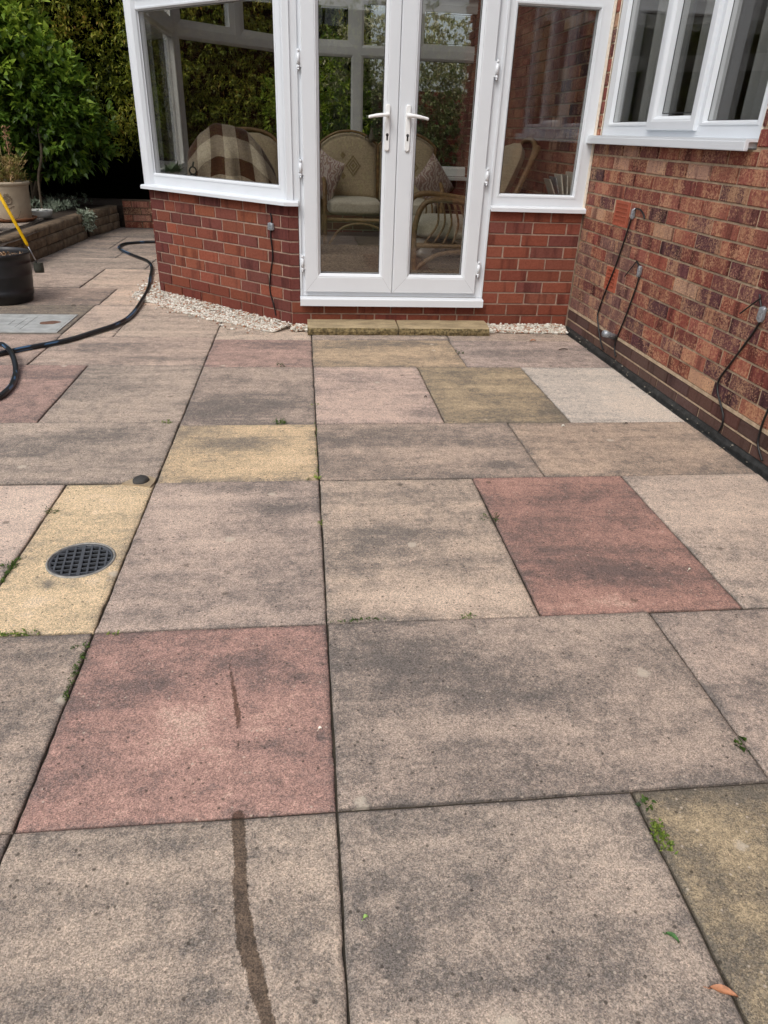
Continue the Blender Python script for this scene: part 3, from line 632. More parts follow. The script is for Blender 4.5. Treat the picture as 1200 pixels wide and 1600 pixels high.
# external sills
def sill(root, P, u, n, x0, x1, z0, z1, proj=.045, lip=.03, name='window_sill', miter=0.):
    prof = [(-.07, z1), (proj*.2, z1-.001), (proj, z1-.006), (proj+.006, z1-.012), (proj+.006, z0), (proj-.002, z0-.001), (proj-.004, z0+.008), (-.07, z0+.008)]
    b = MB(); V = []
    for x, sg in ((x0, -1), (x1, 1)):
        for (o, z) in prof:
            q = P+u*(x+(miter*o if sg > 0 else 0))+n*o; V.append((q.x, q.y, z))
    k = len(prof); b.add(V, [tuple(range(k))[::-1], tuple(range(k, 2*k))]+[(i, (i+1) % k, k+(i+1) % k, k+i) for i in range(k)])
    return b.build(name, UPVC, root)
sill(cons, BL, BU, BO, -.02, BLEN, .765, .7965, .05, miter=.41)
sill(cons, FP, PX, NY, -.126-.022, -.066, .765, .7965, .05)
sill(cons, FP, PX, NY, 1.158, 1.787, .764, .7975, .035)
sill(cons, FP, PX, NY, -.068, 1.163, .160, .2145, .045, name='threshold')
# ---- French doors
b = MB(); P0 = FP+NY*(-.004)
PD = Vector((-.0655, YW+.004, 0))
grid_frame(b, PD, PX, NY, 1.227, .2155, TOP, [(.040, 1.156, .262, 2.15)])
b.obox(PD, PX, NY, .012, 0, .010, .2165, TOP-.002, x0=0); b.obox(PD, PX, NY, .012, 0, .010, .2165, TOP-.002, x0=1.215)
dframe = b.build('door_frame', UPVC, cons)
def leaf(x0, x1, gx0, gx1, z0, z1, gz0, gz1, hinge_x, hx, side):
    b = MB(); o = .018; P = Vector((0, YW, 0)); V = []
    fz = 2*[0]
    A = [(x0, x1, z0, z1, -.05), (x0, x1, z0, z1, o-.004), (x0+.004, x1-.004, z0+.004, z1-.004, o), (gx0-.026, gx1+.026, gz0-.026, gz1+.026, o), (gx0-.022, gx1+.022, gz0-.022, gz1+.022, o-.002),
         (gx0-.018, gx1+.018, gz0-.018, gz1+.018, o-.001), (gx0-.004, gx1+.004, gz0-.004, gz1+.004, o-.014), (gx0, gx1, gz0, gz1, o-.018), (gx0, gx1, gz0, gz1, -.05), (x0, x1, z0, z1, -.05)]
    for (a, c, e, f, q) in A:
        for (x, z) in ((a, e), (c, e), (c, f), (a, f)): V.append((x, YW-q, z))
    b.add(V, [(i*4+k, i*4+(k+1) % 4, (i+1)*4+(k+1) % 4, (i+1)*4+k) for i in range(len(A)-1) for k in range(4)])
    d_ = b.build('door_leaf', UPVC, cons)
    b = MB(); b.box(gx0-.005, gx1+.005, YW+.008, YW+.03, gz0-.005, gz1+.005); b.build('pane', GLASS, d_)
    b = MB(); loops(b, P, PX, NY, gx0-.001, gx1+.001, gz0-.001, gz1+.001, [(0, -.001), (.004, -.001), (.004, -.009)]); b.build('gasket', GASKET, d_)
    for xa, xb in ((x0+.005, gx0-.024), (x1-.005, gx1+.024)):
        b = MB(); dx, dz = xb-xa, (gz0-.024)-(z0+.005); L_ = math.hypot(dx, dz); px_, pz_ = -dz/L_*.0005, dx/L_*.0005; y_ = YW-o-.0004
        b.add([(xa+px_, y_, z0+.005+pz_), (xb+px_, y_, gz0-.024+pz_), (xb-px_, y_, gz0-.024-pz_), (xa-px_, y_, z0+.005-pz_)], [(0, 1, 2, 3)]); b.build('weld_line', MATS.get('weld_grey') or simple('weld_grey', '8e9296', .6), d_)
    # handle
    b = MB(); zt, zb = 1.335, 1.085; w = .015
    pts = [(hx+w*math.cos(a), zt-w+w*math.sin(a)) for a in np.linspace(0, math.pi, 9)]+[(hx+w*math.cos(a), zb+w+w*math.sin(a)) for a in np.linspace(math.pi, 2*math.pi, 9)]
    for q0, q1, s0, s1 in ((o, o+.009, 1, 1), (o+.009, o+.012, 1, .8)):
        k = len(pts); cz = (zt+zb)/2
        V = [(hx+(p[0]-hx)*s0, YW-q0, cz+(p[1]-cz)*(1-(1-s0)*.15)) for p in pts]+[(hx+(p[0]-hx)*s1, YW-q1, cz+(p[1]-cz)*(1-(1-s1)*.15)) for p in pts]
        b.add(V, [(i, (i+1) % k, k+(i+1) % k, k+i) for i in range(k)]+[tuple(range(k, 2*k))])
    hz = 1.278; sg = -side
    b.tube([(hx, YW-o-.01, hz), (hx, YW-o-.045, hz)], .0105, 14)
    b.tube(spline([(hx-sg*.004, YW-o-.045, hz), (hx+sg*.03, YW-o-.052, hz-.002), (hx+sg*.08, YW-o-.05, hz-.008), (hx+sg*.118, YW-o-.046, hz-.016)], 5), [.0115]*4+[.010]*6+[.0085]*5+[.006], 12)
    b.build('handle', simple('handle_white', 'eef0f0', .2), d_)
    b = MB(); kz = 1.165; b.tube([(hx, YW-o-.010, kz+.008), (hx, YW-o-.0135, kz+.008)], .0085, 14); b.box(hx-.005, hx+.005, YW-o-.0135, YW-o-.010, kz-.022, kz+.006); b.build('lock_cylinder', simple('lock_dark', '3c3a38', .4, metal=.6), d_)
    for hzz in HZ:
        b = MB(); y_ = YW-o-.001
        b.tube([(hinge_x, y_, hzz-.048), (hinge_x, y_, hzz-.03)], .0075, 12); b.tube([(hinge_x, y_, hzz-.0285), (hinge_x, y_, hzz+.0285)], .0095, 12); b.tube([(hinge_x, y_, hzz+.03), (hinge_x, y_, hzz+.048)], .0075, 12)
        b.box(hinge_x-.006, hinge_x+.02*side, y_, YW+.0, hzz-.04, hzz+.04)
        h_ = b.build('hinge', UPVC, d_)
        b = MB(); b.tube([(hinge_x, y_, hzz-.058), (hinge_x, y_, hzz-.047)], .0082, 12); b.build('hinge_pin', STEEL, h_)
    return d_
ys = [92, 262, 410]; HZ = [onp(470, y, (0, YW, 0), (0, 1, 0)).z for y in ys]
leaf(-.033, .5395, .069, .452, .2435, 2.17, .362, 2.06, -.047, .476, 1)
ys = [108, 275, 420]; HZ = [onp(762, y, (0, YW, 0), (0, 1, 0)).z for y in ys]
leaf(.5425, 1.104, .656, 1.003, .2435, 2.17, .362, 2.06, 1.118, .600, -1)
# eaves, roof bars and glazed roof
b = MB()
poly = [Vector((1.85, YW, 0)), BC, BL, CR[2], CR[1], CR[0]]
for a, c in zip(poly[:-1], poly[1:]):
    u = (c-a).normalized(); n = Vector((-u.y, u.x, 0))
    b.obox(a, u, n, (c-a).length, -.1, .03, TOP, TOP+.1)
b.build('eaves_beam', UPVC, cons)
RG = glass_mat('roof_glazing', (.4, .42, .42)); rz = 3.1; ctr = Vector((-.1, 4.14, rz)); rid = Vector((1.85, 4.14, rz))
b = MB(); e = [Vector((p.x, p.y, TOP+.1)) for p in poly]
V = [*e, ctr, rid]; b.add(V, [(0, 1, 6, 7), (1, 2, 6), (2, 3, 6), (3, 4, 6), (4, 5, 7, 6)]); b.build('roof_glazing', RG, cons)
b = MB()
for p in e[1:5]: b.tube([p, ctr], .03, 6)
b.tube([ctr, rid], .05, 6)
for k in (.3, .6, .9, 1.2, 1.5): 
    for ye in (YW, 5.94): b.tube([(k, ye, TOP+.1), (k, 4.14, rz)], .022, 6)
b.build('roof_bar', UPVC, cons)
b = MB(); b.prism([(-.05, YW+.12), (1.78, YW+.12), (1.78, 5.85), (-.1, 5.85), (-1.08, 4.87), (-1.08, 3.43)], .1, .2); b.box(-.02, 1.12, YW-.0, YW+.12, .155, .2145); b.build('floor', PLASTER, cons)

# ================================================================== HOUSE
house = thing('house', (1.95, 1.4, 0), 'red brown rustic brick house wall with a white window on the right of the patio', 'house')
CS = .0728; Z0 = .160
def hp(s, z, o=0.): q = WP+WU*s+WO*o; return Vector((q.x, q.y, z))
WX0, WX1, WZ0 = .060, 1.715, 1.213                      # window opening along the wall
LIM0, LIM1 = -3.6, 4.6; ZT = 5.2
b = MB()
def wbox(x0, x1, z0, z1, d0=-.106, d1=-.006): b.obox(WP, WU, WO, x1-x0, d0, d1, z0, z1, x0=x0)
wbox(LIM0, WX0, -.05, ZT); wbox(WX1, LIM1, -.05, ZT); wbox(WX0, WX1, -.05, 1.172); wbox(WX0, WX1, 2.42, ZT)
hw = b.build('wall', MORR, house)
VENTS = [(.462, .662, 8), (.500, .662, 3)]
stuffb = []
def hbrick(a, c, k, main=True, H=None, z=None):
    z = Z0+CS*(k+.5) if z is None else z; H = H or CS-.0095
    if main:
        col = jit(random.choice(REARC), .13)
        if random.random() < .08: col = jit(lin('b08a74'), .12)
        if a < .75 and k < 7 and random.random() < .75: col = jit(lin('7a5650'), .12)     # whitish bloom low in the corner
        lay_brick(WP, WU, WO, a, c, z, H, hw, BRR, col)
    else: stuffb.append((a, c, z, H))
P_ = .2185
for k in range(0, 68):
    off = (0 if k % 2 else -.11); z1_ = Z0+CS*(k+1)
    x = LIM0 - (LIM0 % P_) + off; x = -17*P_+off
    while x < LIM1:
        a, c = x, x+P_; x += P_
        segs = [(a, c)]
        # window opening
        zc = Z0+CS*(k+.5)
        if 1.172 < zc and zc < 2.43: segs = [(max(p, -99), min(q, WX0)) for p, q in segs if p < WX0-.03]+[(max(p, WX1), q) for p, q in segs if q > WX1+.03]
        for va, vc, vk in VENTS:
            if k in (vk, vk+1):
                ns = []
                for p, q in segs:
                    if q <= va or p >= vc: ns.append((p, q))
                    else:
                        if va-p > .03: ns.append((p, va))
                        if q-vc > .03: ns.append((vc, q))
                segs = ns
        # corner of the conservatory front: inside bricks start behind it
        for p, q in segs:
            if p < 0 < q and zc < 2.4:
                if q > .03: pass
                p = max(p, 0.0)
                if q-p < .03: continue
            elif q <= 0 and zc < 2.4:
                q = min(q, -.11) if q > -.11 else q
                if q-p < .04: continue
            Hh = None; zz = None
            if k == 13 and WX0-.2 < p < WX1: Hh = .054; zz = Z0+CS*13+.0315
            main = (-.1 < p < 2.55 and k < 14) or (-.1 < p < .1 and k < 26) or (-.9 < p < -.1 and 8 <= k < 24)
            if p > 1.7 and k < 26 and p < 2.1: main = True
            hbrick(p, q, k, main, Hh, zz)
b = MB()
for a, c, z, H in stuffb: b.obox(WP, WU, WO, c-a-.009, -.05, random.uniform(-.001, .001), z-H/2, z+H/2, x0=a+.0045)
o = b.build('distant_bricks', BRR, hw, kind='stuff', color=lin('7d4033'))
# dark engineering brick course and half buried course
x = 0.012; 
js = [0.0]+[.16+.2165*i for i in range(0, 14)]
for a, c in zip(js[:-1], js[1:]): lay_brick(WP, WU, WO, a, c, .1165, .058, hw, BRF, jit(random.choice(ENGC), .1), out=.002, joint=.007)
for a, c in zip([0.0]+[.06+.2165*i for i in range(0, 14)][:-1], [.06+.2165*i for i in range(0, 14)]):
    lay_brick(WP, WU, WO, a, c, .055, .048, hw, BRF, jit(lin('5f4a44'), .15), out=.0, joint=.009)
b = MB(); b.obox(WP, WU, WO, 3.0, -.01, .001, .1475, .163, x0=0); b.obox(WP, WU, WO, 3.0, -.01, .0005, .0795, .0865, x0=0); b.build('mortar_band', MORR, hw)
# air bricks
for va, vc, vk in VENTS:
    z0_, z1_ = Z0+CS*vk+.006, Z0+CS*(vk+2)-.006
    AB = MATS.get('air_brick_clay') or simple('air_brick_clay', 'a2553e', .8, 50, .12, 150, .3, .002)
    b2 = MB(); b = MB(); x0_, x1_ = va+.006, vc-.006; nx, nz = 9, 5
    hw_, hh_ = .008, .0155; zs = []
    # frame with shallow slots; black plates paint the shade of the holes
    cols = [x0_+.018+(x1_-x0_-.036)*(i+.5)/nx for i in range(nx)]; rows = [z0_+.012+(z1_-z0_-.024)*(j+.5)/nz for j in range(nz)]
    xs = [x0_]+sum([[q-.0058, q+.0058] for q in cols], [])+[x1_]; zs = [z0_]+sum([[q-.0085, q+.0085] for q in rows], [])+[z1_]
    for i in range(len(xs)-1):
        for j in range(len(zs)-1):
            hole = (i % 2 == 1 and j % 2 == 1)
            (b2 if hole else b).obox(WP, WU, WO, xs[i+1]-xs[i], -.05, -.0055 if hole else .003, zs[j], zs[j+1], x0=xs[i])
    b.build('air_brick', AB, hw); b2.build('slot_shade_plates', DARK, hw, kind='stuff')
# ---- house window
WPW = hp(WX0, 0)
hl = [(.072, .60, 1.262, 2.34, 'f'), (.642, 1.118, 1.253, 2.34, 'sash'), (1.152, WX1-WX0-.035, 1.262, 2.34, 'f')]
facade(house, WPW, WU, WO, WX1-WX0, WZ0, 2.40, hl, UPVC, off=-.012)
b = MB(); b.obox(WP, WU, WO, WX1-WX0+.09, -.08, .052, 1.199, 1.2115, x0=WX0-.085, ch=.002); b.obox(WP, WU, WO, WX1-WX0+.09, .034, .054, 1.166, 1.203, x0=WX0-.085, ch=.004)
b.obox(WP, WU, WO, WX1-WX0+.03, -.08, .033, 1.178, 1.1985, x0=WX0-.045)
b.build('window_sill', UPVC, house)
# reveal blocks either side of the frame
for xx in (WX0-.012, WX1): b = MB(); b.obox(WP, WU, WO, .012, -.1, -.004, WZ0, 2.41, x0=xx); b.build('reveal_sealant', MATS['sealant'], house)
# room behind the window
b = MB()
for (x0, x1, y0, y1, z0, z1) in ((4.6, 4.7, -.5, 3.2, .2, 2.7), (1.92, 4.6, 3.1, 3.2, .2, 2.7), (1.95, 4.6, -.5, -.4, .2, 2.7), (1.93, 4.6, -.4, 3.1, .1, .2), (1.93, 4.6, -.4, 3.1, 2.6, 2.7)): b.box(x0, x1, y0, y1, z0, z1)
b.build('room', INTW, house)
def curtain(s0, s1, o, n_, mat, name):
    b = MB(); V = []; F = []; N = n_*8
    for i in range(N+1):
        t_ = i/N; s = s0+(s1-s0)*t_; d_ = -o-.022*math.sin(t_*n_*2*math.pi)-.01*math.sin(t_*n_*5.1)
        for z in (1.16, 2.45): q = hp(s, z, d_); V.append(tuple(q))
    F = [(i*2, i*2+2, i*2+3, i*2+1) for i in range(N)]; b.add(V, F, True); b.build(name, mat, house)
curtain(.13, .56, .2, 6, CURT, 'curtain'); curtain(1.22, 1.46, .2, 4, CURT, 'curtain'); curtain(.68, .86, .2, 3, CURT, 'curtain')
# roofline above, only reflected in the glass
b = MB(); q0, q1 = hp(LIM0, 0), hp(LIM1, 0)
b.add([(q0.x-.35, q0.y, 5.1), (q1.x-.35, q1.y, 5.1), (q1.x+3.2, q1.y, 7.6), (q0.x+3.2, q0.y, 7.6), (q0.x-.35, q0.y, 5.0), (q1.x-.35, q1.y, 5.0), (q1.x+3.2, q1.y, 5.0), (q0.x+3.2, q0.y, 5.0)], [(0, 1, 2, 3), (0, 4, 5, 1), (1, 5, 6, 2), (3, 7, 4, 0), (7, 6, 5, 4)])
b.build('roof', simple('roof_tiles', '5a4038', .8, 6, .3), house)

# ================================================================== FURNITURE in the conservatory (floor z .2)
FZ = .2
def Tm(x, y, z=FZ, rz=0.): return Matrix.Translation((x, y, z)) @ Matrix.Rotation(R(rz), 4, 'Z')
def cushion(b, x0, x1, y0, y1, z0, z1, T, puff=.25, n=10, lean=0.):
    """plump box cushion"""
    bm = bmesh.new(); bmesh.ops.create_cube(bm, size=2); bmesh.ops.subdivide_edges(bm, edges=list(bm.edges), cuts=n, use_grid_fill=True)
    V = []
    for v in bm.verts:
        x, y, z = v.co; e = 6.
        k = (abs(x)**e+abs(y)**e+abs(z)**e)**(-1/e); m_ = max(abs(x), abs(y), abs(z)); x, y, z = x*k*m_, y*k*m_, z*k*m_
        sx, sy, sz = (x1-x0)/2, (y1-y0)/2, (z1-z0)/2
        mn = min(sx, sy, sz); q = 1+puff*.0
        px, py, pz = x*sx, y*sy, z*sz
        if mn == sz: pz *= 1+puff*(math.cos(x*1.5)*math.cos(y*1.5)-.45)
        if mn == sy: py *= 1+puff*(math.cos(x*1.5)*math.cos(z*1.5)-.45)
        V.append(Vector((px+(x0+x1)/2, py+(y0+y1)/2+lean*(pz+sz), pz+(z0+z1)/2)) + Vector((1, 1, 1))*noise.noise(Vector((px, py, pz))*6)*.008)
    bm.verts.index_update(); b.add(V, [[v.index for v in f.verts] for f in bm.faces], True, T); bm.free(); return b
def scatter(b, w, h, th, T, seg=14):
    V = []; F = []
    for sgn in (1, -1):
        o = len(V)
        for i in range(seg+1):
            for j in range(seg+1):
                u, v = i/seg*2-1, j/seg*2-1; pin = 1-.10*(1-abs(u)**2)*abs(v)**3*0
                ex = 1-.12*(1-v*v)*0
                x = u*w/2*(1-.10*math.cos(v*math.pi/2)*abs(u)**2); z = v*h/2*(1-.10*math.cos(u*math.pi/2)*abs(v)**2)
                V.append((x, sgn*th/2*((1-u**4)*(1-v**4))**.55, z))
        F += [((o+i*(seg+1)+j), (o+(i+1)*(seg+1)+j), (o+(i+1)*(seg+1)+j+1), (o+i*(seg+1)+j+1)) for i in range(seg) for j in range(seg)]
    b.add(V, F, True, T); return b
# ---- sofa
sofa = thing('cane_sofa', (.75, 5.1, FZ), 'cane sofa with beige cushions woven with diamonds facing the doors', 'sofa')
T = Matrix.Identity(4)
b = MB(); cushion(b, .2, .72, 4.72, 5.25, .475, .615, T); b.build('seat_cushion', SEATF, sofa)
b = MB(); cushion(b, .73, 1.25, 4.72, 5.25, .475, .615, T); b.build('seat_cushion', SEATF, sofa)
def back_cushion(xc):
    V = []; F = []; N, M = 20, 20; w = .284
    for sgn, yo in ((1, .0), (-1, .14)):
        o = len(V)
        for i in range(N+1):
            for j in range(M+1):
                u, v = i/N*2-1, j/M; top = 1.06+.11*(1-abs(u)**2.2)
                z = .58+(top-.58)*v; pl = ((1-u**6)*(1-(2*v-1)**6))**.5
                V.append((xc+u*w, 5.16+.12*v+(.07 if sgn < 0 else .07)-sgn*.07*pl, z))
        F += [((o+i*(M+1)+j), (o+(i+1)*(M+1)+j), (o+(i+1)*(M+1)+j+1), (o+i*(M+1)+j+1)) for i in range(N) for j in range(M)]
    b = MB(); b.add(V, F, True); c = b.build('back_cushion', SOFAF, sofa)
    b = MB(); y = 5.145; z = .885
    def dia(r0, r1, z, x):
        n_ = 4; A = [(x+r0*math.cos(a*math.pi/2)*.8, z+r0*math.sin(a*math.pi/2)) for a in range(4)]; B_ = [(x+r1*math.cos(a*math.pi/2)*.8, z+r1*math.sin(a*math.pi/2)) for a in range(4)]
        yy = lambda zz: 5.16+.12*(zz-.58)/.58-.004
        b.add([(p[0], yy(p[1]), p[1]) for p in A+B_], [(k, (k+1) % 4, 4+(k+1) % 4, 4+k) for k in range(4)])
    dia(.06, .040, z, xc+.04); dia(.024, .001, z, xc+.04); dia(.095, .075, z, xc+.04)
    for dx, dz in ((-.06, .09), (-.06, -.09)): dia(.034, .001, z+dz, xc+dx)
    b.build('woven_motif', MOTIF, c)
    b = MB(); pts = [(xc+(-1+2*k/16)*.285, 5.29, 1.07+.115*(1-abs(-1+2*k/16)**2.2)) for k in range(17)]
    b.tube([(xc-.285, 5.2, .5)]+pts+[(xc+.285, 5.2, .5)], .012, 8); b.build('back_rail', CANE, sofa)
back_cushion(.425); back_cushion(1.0)
b = MB()
for x in (.17, 1.28):
    b.tube(spline([(x, 4.72, FZ), (x, 4.70, .55), (x, 4.74, .72), (x, 4.95, .78), (x, 5.25, .76), (x, 5.38, .5), (x, 5.42, FZ)], 6), .02, 8)
    b.tube(spline([(x, 4.74, .42), (x-.015, 4.9, .30), (x, 5.3, .42)], 5), .013, 8)
b.tube([(.17, 4.72, .44), (1.28, 4.72, .44)], .018, 8); b.tube([(.17, 5.35, .44), (1.28, 5.35, .44)], .018, 8)
b.tube(spline([(.2, 4.71, .21), (.32, 4.71, .36), (.5, 4.71, .41), (.7, 4.71, .36), (.82, 4.71, .21)], 6), .013, 8)
b.tube(spline([(.86, 4.71, .21), (.95, 4.71, .36), (1.05, 4.71, .40), (1.2, 4.71, .36), (1.28, 4.71, .21)], 6), .013, 8)
b.build('frame', CANE, sofa)
def throw(x, y, z, rz, tilt, label, roll=0):
    b = MB(); T = Matrix.Translation((x, y, z)) @ Matrix.Rotation(R(rz), 4, 'Z') @ Matrix.Rotation(R(tilt), 4, 'X') @ Matrix.Rotation(R(roll), 4, 'Y')
    scatter(b, .40, .40, .13, T); return tag(b.build('scatter_cushion', DAMASK, None, loc=(x, y, z)), label, 'cushion')
throw(.18, 5.0, .79, -50, -14, 'pinkish patterned cushion at the left end of the cane sofa', 18)
throw(1.22, 4.88, .76, 35, -14, 'pinkish patterned cushion leaning at the right end of the cane sofa', -38)
b = MB(); T = Matrix.Translation((.645, 5.27, 1.09)); b.lathe([(.0, 0), (.026, .01), (.034, .035), (.026, .065), (.012, .085), (.016, .1), (.006, .125), (0, .14)], 14, T); b.tube([(.62, 5.27, 1.14), (.6, 5.25, 1.15), (.585, 5.24, 1.13)], .008, 6)
tag(b.build('bird_ornament', simple('ornament', '6a6154', .7), None, loc=(.645, 5.27, 1.09)), 'small brown bird ornament on the top of the cane sofa back', 'ornament')

# ---- armchair by the right door, side on
def armchair(name, T, label, seatmat, loc, slats=True):
    ch = thing(name, loc, label, 'armchair')
    for y in (-.3, .3):
        b = MB()
        b.tube(spline([(-.36, y, 0), (-.38, y, .30), (-.33, y, .49), (-.22, y, .545), (.0, y, .53), (.25, y, .49), (.36, y, .46)], 6), .022, 8, T); b.build('arm', CANE, ch)
        b = MB(); b.tube([(-.36, y, .215), (.36, y, .20)], .02, 8, T); b.tube(spline([(-.38, y, .01), (-.24, y, .12), (-.08, y, .165), (.1, y, .15), (.3, y, .02)], 6), .018, 8, T); b.build('side_rail', CANE, ch)
        if slats:
            b = MB()
            for k in range(9):
                x = -.20+k*.055
                b.tube(spline([(x-.05-(k-4)*.010, y, .51), (x, y, .37), (x-.02+(k-4)*.022, y, .215)], 4), .0085, 6, T)
            b.build('side_spindles', CANE, ch)
    b = MB(); cushion(b, -.36, .25, -.27, .27, .25, .40, T); b.build('seat_cushion', seatmat, ch)
    # reclined back
    Tb = T @ Matrix.Translation((.27, 0, .37)) @ Matrix.Rotation(R(22), 4, 'Y')
    b = MB(); V = []; F = []; N = 14
    for sg in (1, -1):
        o = len(V)
        for i in range(N+1):
            for j in range(N+1):
                u, v = i/N*2-1, j/N; wv = .27*(1 if v < .75 else math.sqrt(max(0, 1-((v-.75)/.27)**2))); V.append((sg*.06*((1-u**6)*(1-(2*v-1)**6))**.5-.05, u*wv, v*.60))
        F += [((o+i*(N+1)+j), (o+(i+1)*(N+1)+j), (o+(i+1)*(N+1)+j+1), (o+i*(N+1)+j+1)) for i in range(N) for j in range(N)]
    b.add(V, F, True, Tb); b.build('back_cushion', SOFAF, ch)
    b = MB()
    for y in (-.3, .3): b.tube([(.03, y, -.3), (.03, y, .62)], .022, 8, Tb)
    b.tube(spline([(.03, -.3, .5), (.03, -.2, .62), (.03, 0, .66), (.03, .2, .62), (.03, .3, .5)], 6), .018, 8, Tb)
    b.build('back_frame', CANE, ch)
    return ch
armchair('cane_armchair', Tm(1.20, 3.62, FZ, 0), 'cane armchair with slatted side just inside the right door', SEATF, (1.20, 3.62, FZ))
armchair('cane_armchair', Tm(-.42, 4.05, FZ, 100), 'cane armchair under a checked blanket behind the left window', SEATF, (-.42, 4.05, FZ), False)
# ---- checked blanket draped over the back
V = []; F = []; UV = []; N, M = 40, 34
cx, cy = -.60, 3.93
for j in range(M+1):
    v = j/M
    for i in range(N+1):
        u = i/N*2-1; a = (v-.38)*2.6                # over the top of the chair back
        zt = 1.175-.24*abs(u)**2.4-.05*u
        fold = .018*math.sin(u*9+v*3)+.012*math.sin(u*17-v*4)
        if v < .38: y = .10*math.cos(a)*0+.07+.05*(.38-v)/.38; z = zt-(.38-v)/.38*.40; x = u*(.31+.06*(.38-v))
        else:
            t_ = (v-.38)/.62; y = .07-.20*min(1, t_*2.2)-.10*t_; z = zt+.02*math.sin(min(1, t_*2.2)*math.pi)-max(0, t_-.16)*.52; x = u*(.31+.10*t_)
        ang = R(10)
        px, py = x, y-fold*(.3+v)
        V.append((cx+px*math.cos(ang)-py*math.sin(ang), cy+px*math.sin(ang)+py*math.cos(ang), z-fold*.3)); UV.append((u*1.7+.3, v*3.4+.05))
for j in range(M):
    for i in range(N): F.append((j*(N+1)+i, j*(N+1)+i+1, (j+1)*(N+1)+i+1, (j+1)*(N+1)+i))
b = MB(); b.add(V, F, True); bl = b.build('checked_blanket', PLAID, None, loc=(cx, cy, 1.0)); tag(bl, 'brown and cream checked blanket draped over the chair back in the left window', 'blanket')
uv = bl.data.uv_layers.new(name='UVMap')
for lp in bl.data.loops: uv.data[lp.index].uv = UV[lp.vertex_index]
md = bl.modifiers.new('thickness', 'SOLIDIFY'); md.thickness = .006
# ---- rug
b = MB(); V = []; F = []; N, M = 90, 70
for j in range(M+1):
    for i in range(N+1):
        x, y = -.35+1.9*i/N, 3.22+1.45*j/M; V.append((x, y, FZ+.014+random.uniform(0, .016)))
F = [(j*(N+1)+i, j*(N+1)+i+1, (j+1)*(N+1)+i+1, (j+1)*(N+1)+i) for j in range(M) for i in range(N)]
b.add(V, F, True); b.box(-.35, 1.55, 3.22, 4.67, FZ+.001, FZ+.012); tag(b.build('rug', RUG, None, loc=(.6, 3.9, FZ)), 'light brown shaggy rug on the conservatory floor', 'rug')
# ---- cat lying on the rug behind the chair leg (one continuous body)
cat = bpy.data.meshes.new('cat'); sk = [(0, 0, .085, .075), (.09, .0, .08, .07), (.17, .01, .085, .055), (.215, .015, .105, .035), (.25, .02, .125, .045), (.285, .02, .12, .028), (-.08, .01, .08, .07), (-.16, .03, .05, .03), (-.13, .1, .03, .016), (-.03, .14, .025, .012), (.14, -.05, .035, .025), (.22, -.07, .022, .018), (-.03, -.07, .035, .03), (.03, -.09, .022, .018), (.243, .045, .165, .009), (.243, -.005, .165, .009)]
ed = [(0, 1), (1, 2), (2, 3), (3, 4), (4, 5), (0, 6), (6, 7), (7, 8), (8, 9), (2, 10), (10, 11), (0, 12), (12, 13), (4, 14), (4, 15)]
cat.from_pydata([v[:3] for v in sk], ed, []); co = bpy.data.objects.new('cat', cat); place(co, None, (1.03, 4.02, FZ+.02)); co.rotation_euler = (0, 0, R(8)); co.scale = (1.45, 1.3, 1.4)
co.modifiers.new('skin', 'SKIN'); 
for i, v in enumerate(sk): cat.skin_vertices[0].data[i].radius = (v[3], v[3]); cat.skin_vertices[0].data[i].use_root = (i == 0)
sb = co.modifiers.new('sub', 'SUBSURF'); sb.levels = sb.render_levels = 2; co.modifiers['skin'].use_smooth_shade = True
t = NT('cat_fur'); tc = t.node('TexCoord').outputs['Object']; sxx = t.node('SeparateXYZ'); t.l.new(tc, sxx.inputs[0]); f = t.mr(t.math('ADD', sxx.outputs[0], t.math('MULTIPLY', t.math('SUBTRACT', t.noise(tc, 9, 2, .4), .5), .35)), .06, .08)
t.bsdf(t.mix(f, lin('faf6ee'), lin('2c2826')), .9, t.bump(t.noise(tc, 150, 3, .7), .4, .004), .2); cat.materials.append(t.m)
tag(co, 'black and white cat lying behind the armchair leg inside the right door', 'cat')
# ---- books on the right sill
bc = [('2f4a4e', .20, .016, 0), ('b8b4a6', .205, .012, 3), ('8f8c84', .19, .009, 8), ('cfcabc', .195, .007, 14), ('6d7a80', .185, .006, 20), ('a8a496', .18, .006, 27)]
x = 1.755; blabels = ['dark teal book standing at the right end of the sill row', 'pale book next to the dark teal book on the sill', 'grey thin book, third from the right on the sill', 'cream booklet leaning fourth from the right on the sill', 'blue grey booklet leaning fifth from the right on the sill', 'leftmost leaning booklet of the row on the right sill']
for (c, h, w, tl), lb in zip(bc, blabels):
    bk = thing('book', (x, 2.50, .79), lb, 'book', 'books on the right window sill')
    T = Matrix.Translation((x, 2.50, .793)) @ Matrix.Rotation(R(-tl), 4, 'Y')
    b = MB(); b.box(-w, -w+.0015, -.07, .07, 0, h, T); b.box(-.0015, 0, -.07, .07, 0, h, T); b.box(-w+.0015, -.0015, .068, .07, 0, h, T); b.build('cover', simple('book_'+c, c, .5), bk)
    b = MB(); b.box(-w+.0016, -.0016, -.066, .068, .003, h-.003, T); b.build('pages', simple('paper', 'd8d4c8', .9), bk)
    x -= w+.012
b = MB(); b.lathe([(0, 0), (.035, 0), (.042, .03), (.038, .06), (.034, .055), (0, .05)], 16, Matrix.Translation((1.52, 2.5, .792))); tag(b.build('small_bowl', simple('bowl_grey', '8f8c88', .4), None, loc=(1.52, 2.5, .79)), 'small grey bowl left of the books on the right sill', 'bowl')
b = MB(); b.box(1.57, 1.66, 2.44, 2.52, .792, .86, ch=.004); tag(b.build('small_box', simple('box_card', '76706a', .8), None, loc=(1.61, 2.48, .79)), 'small grey brown box in front of the leaning booklets', 'box')
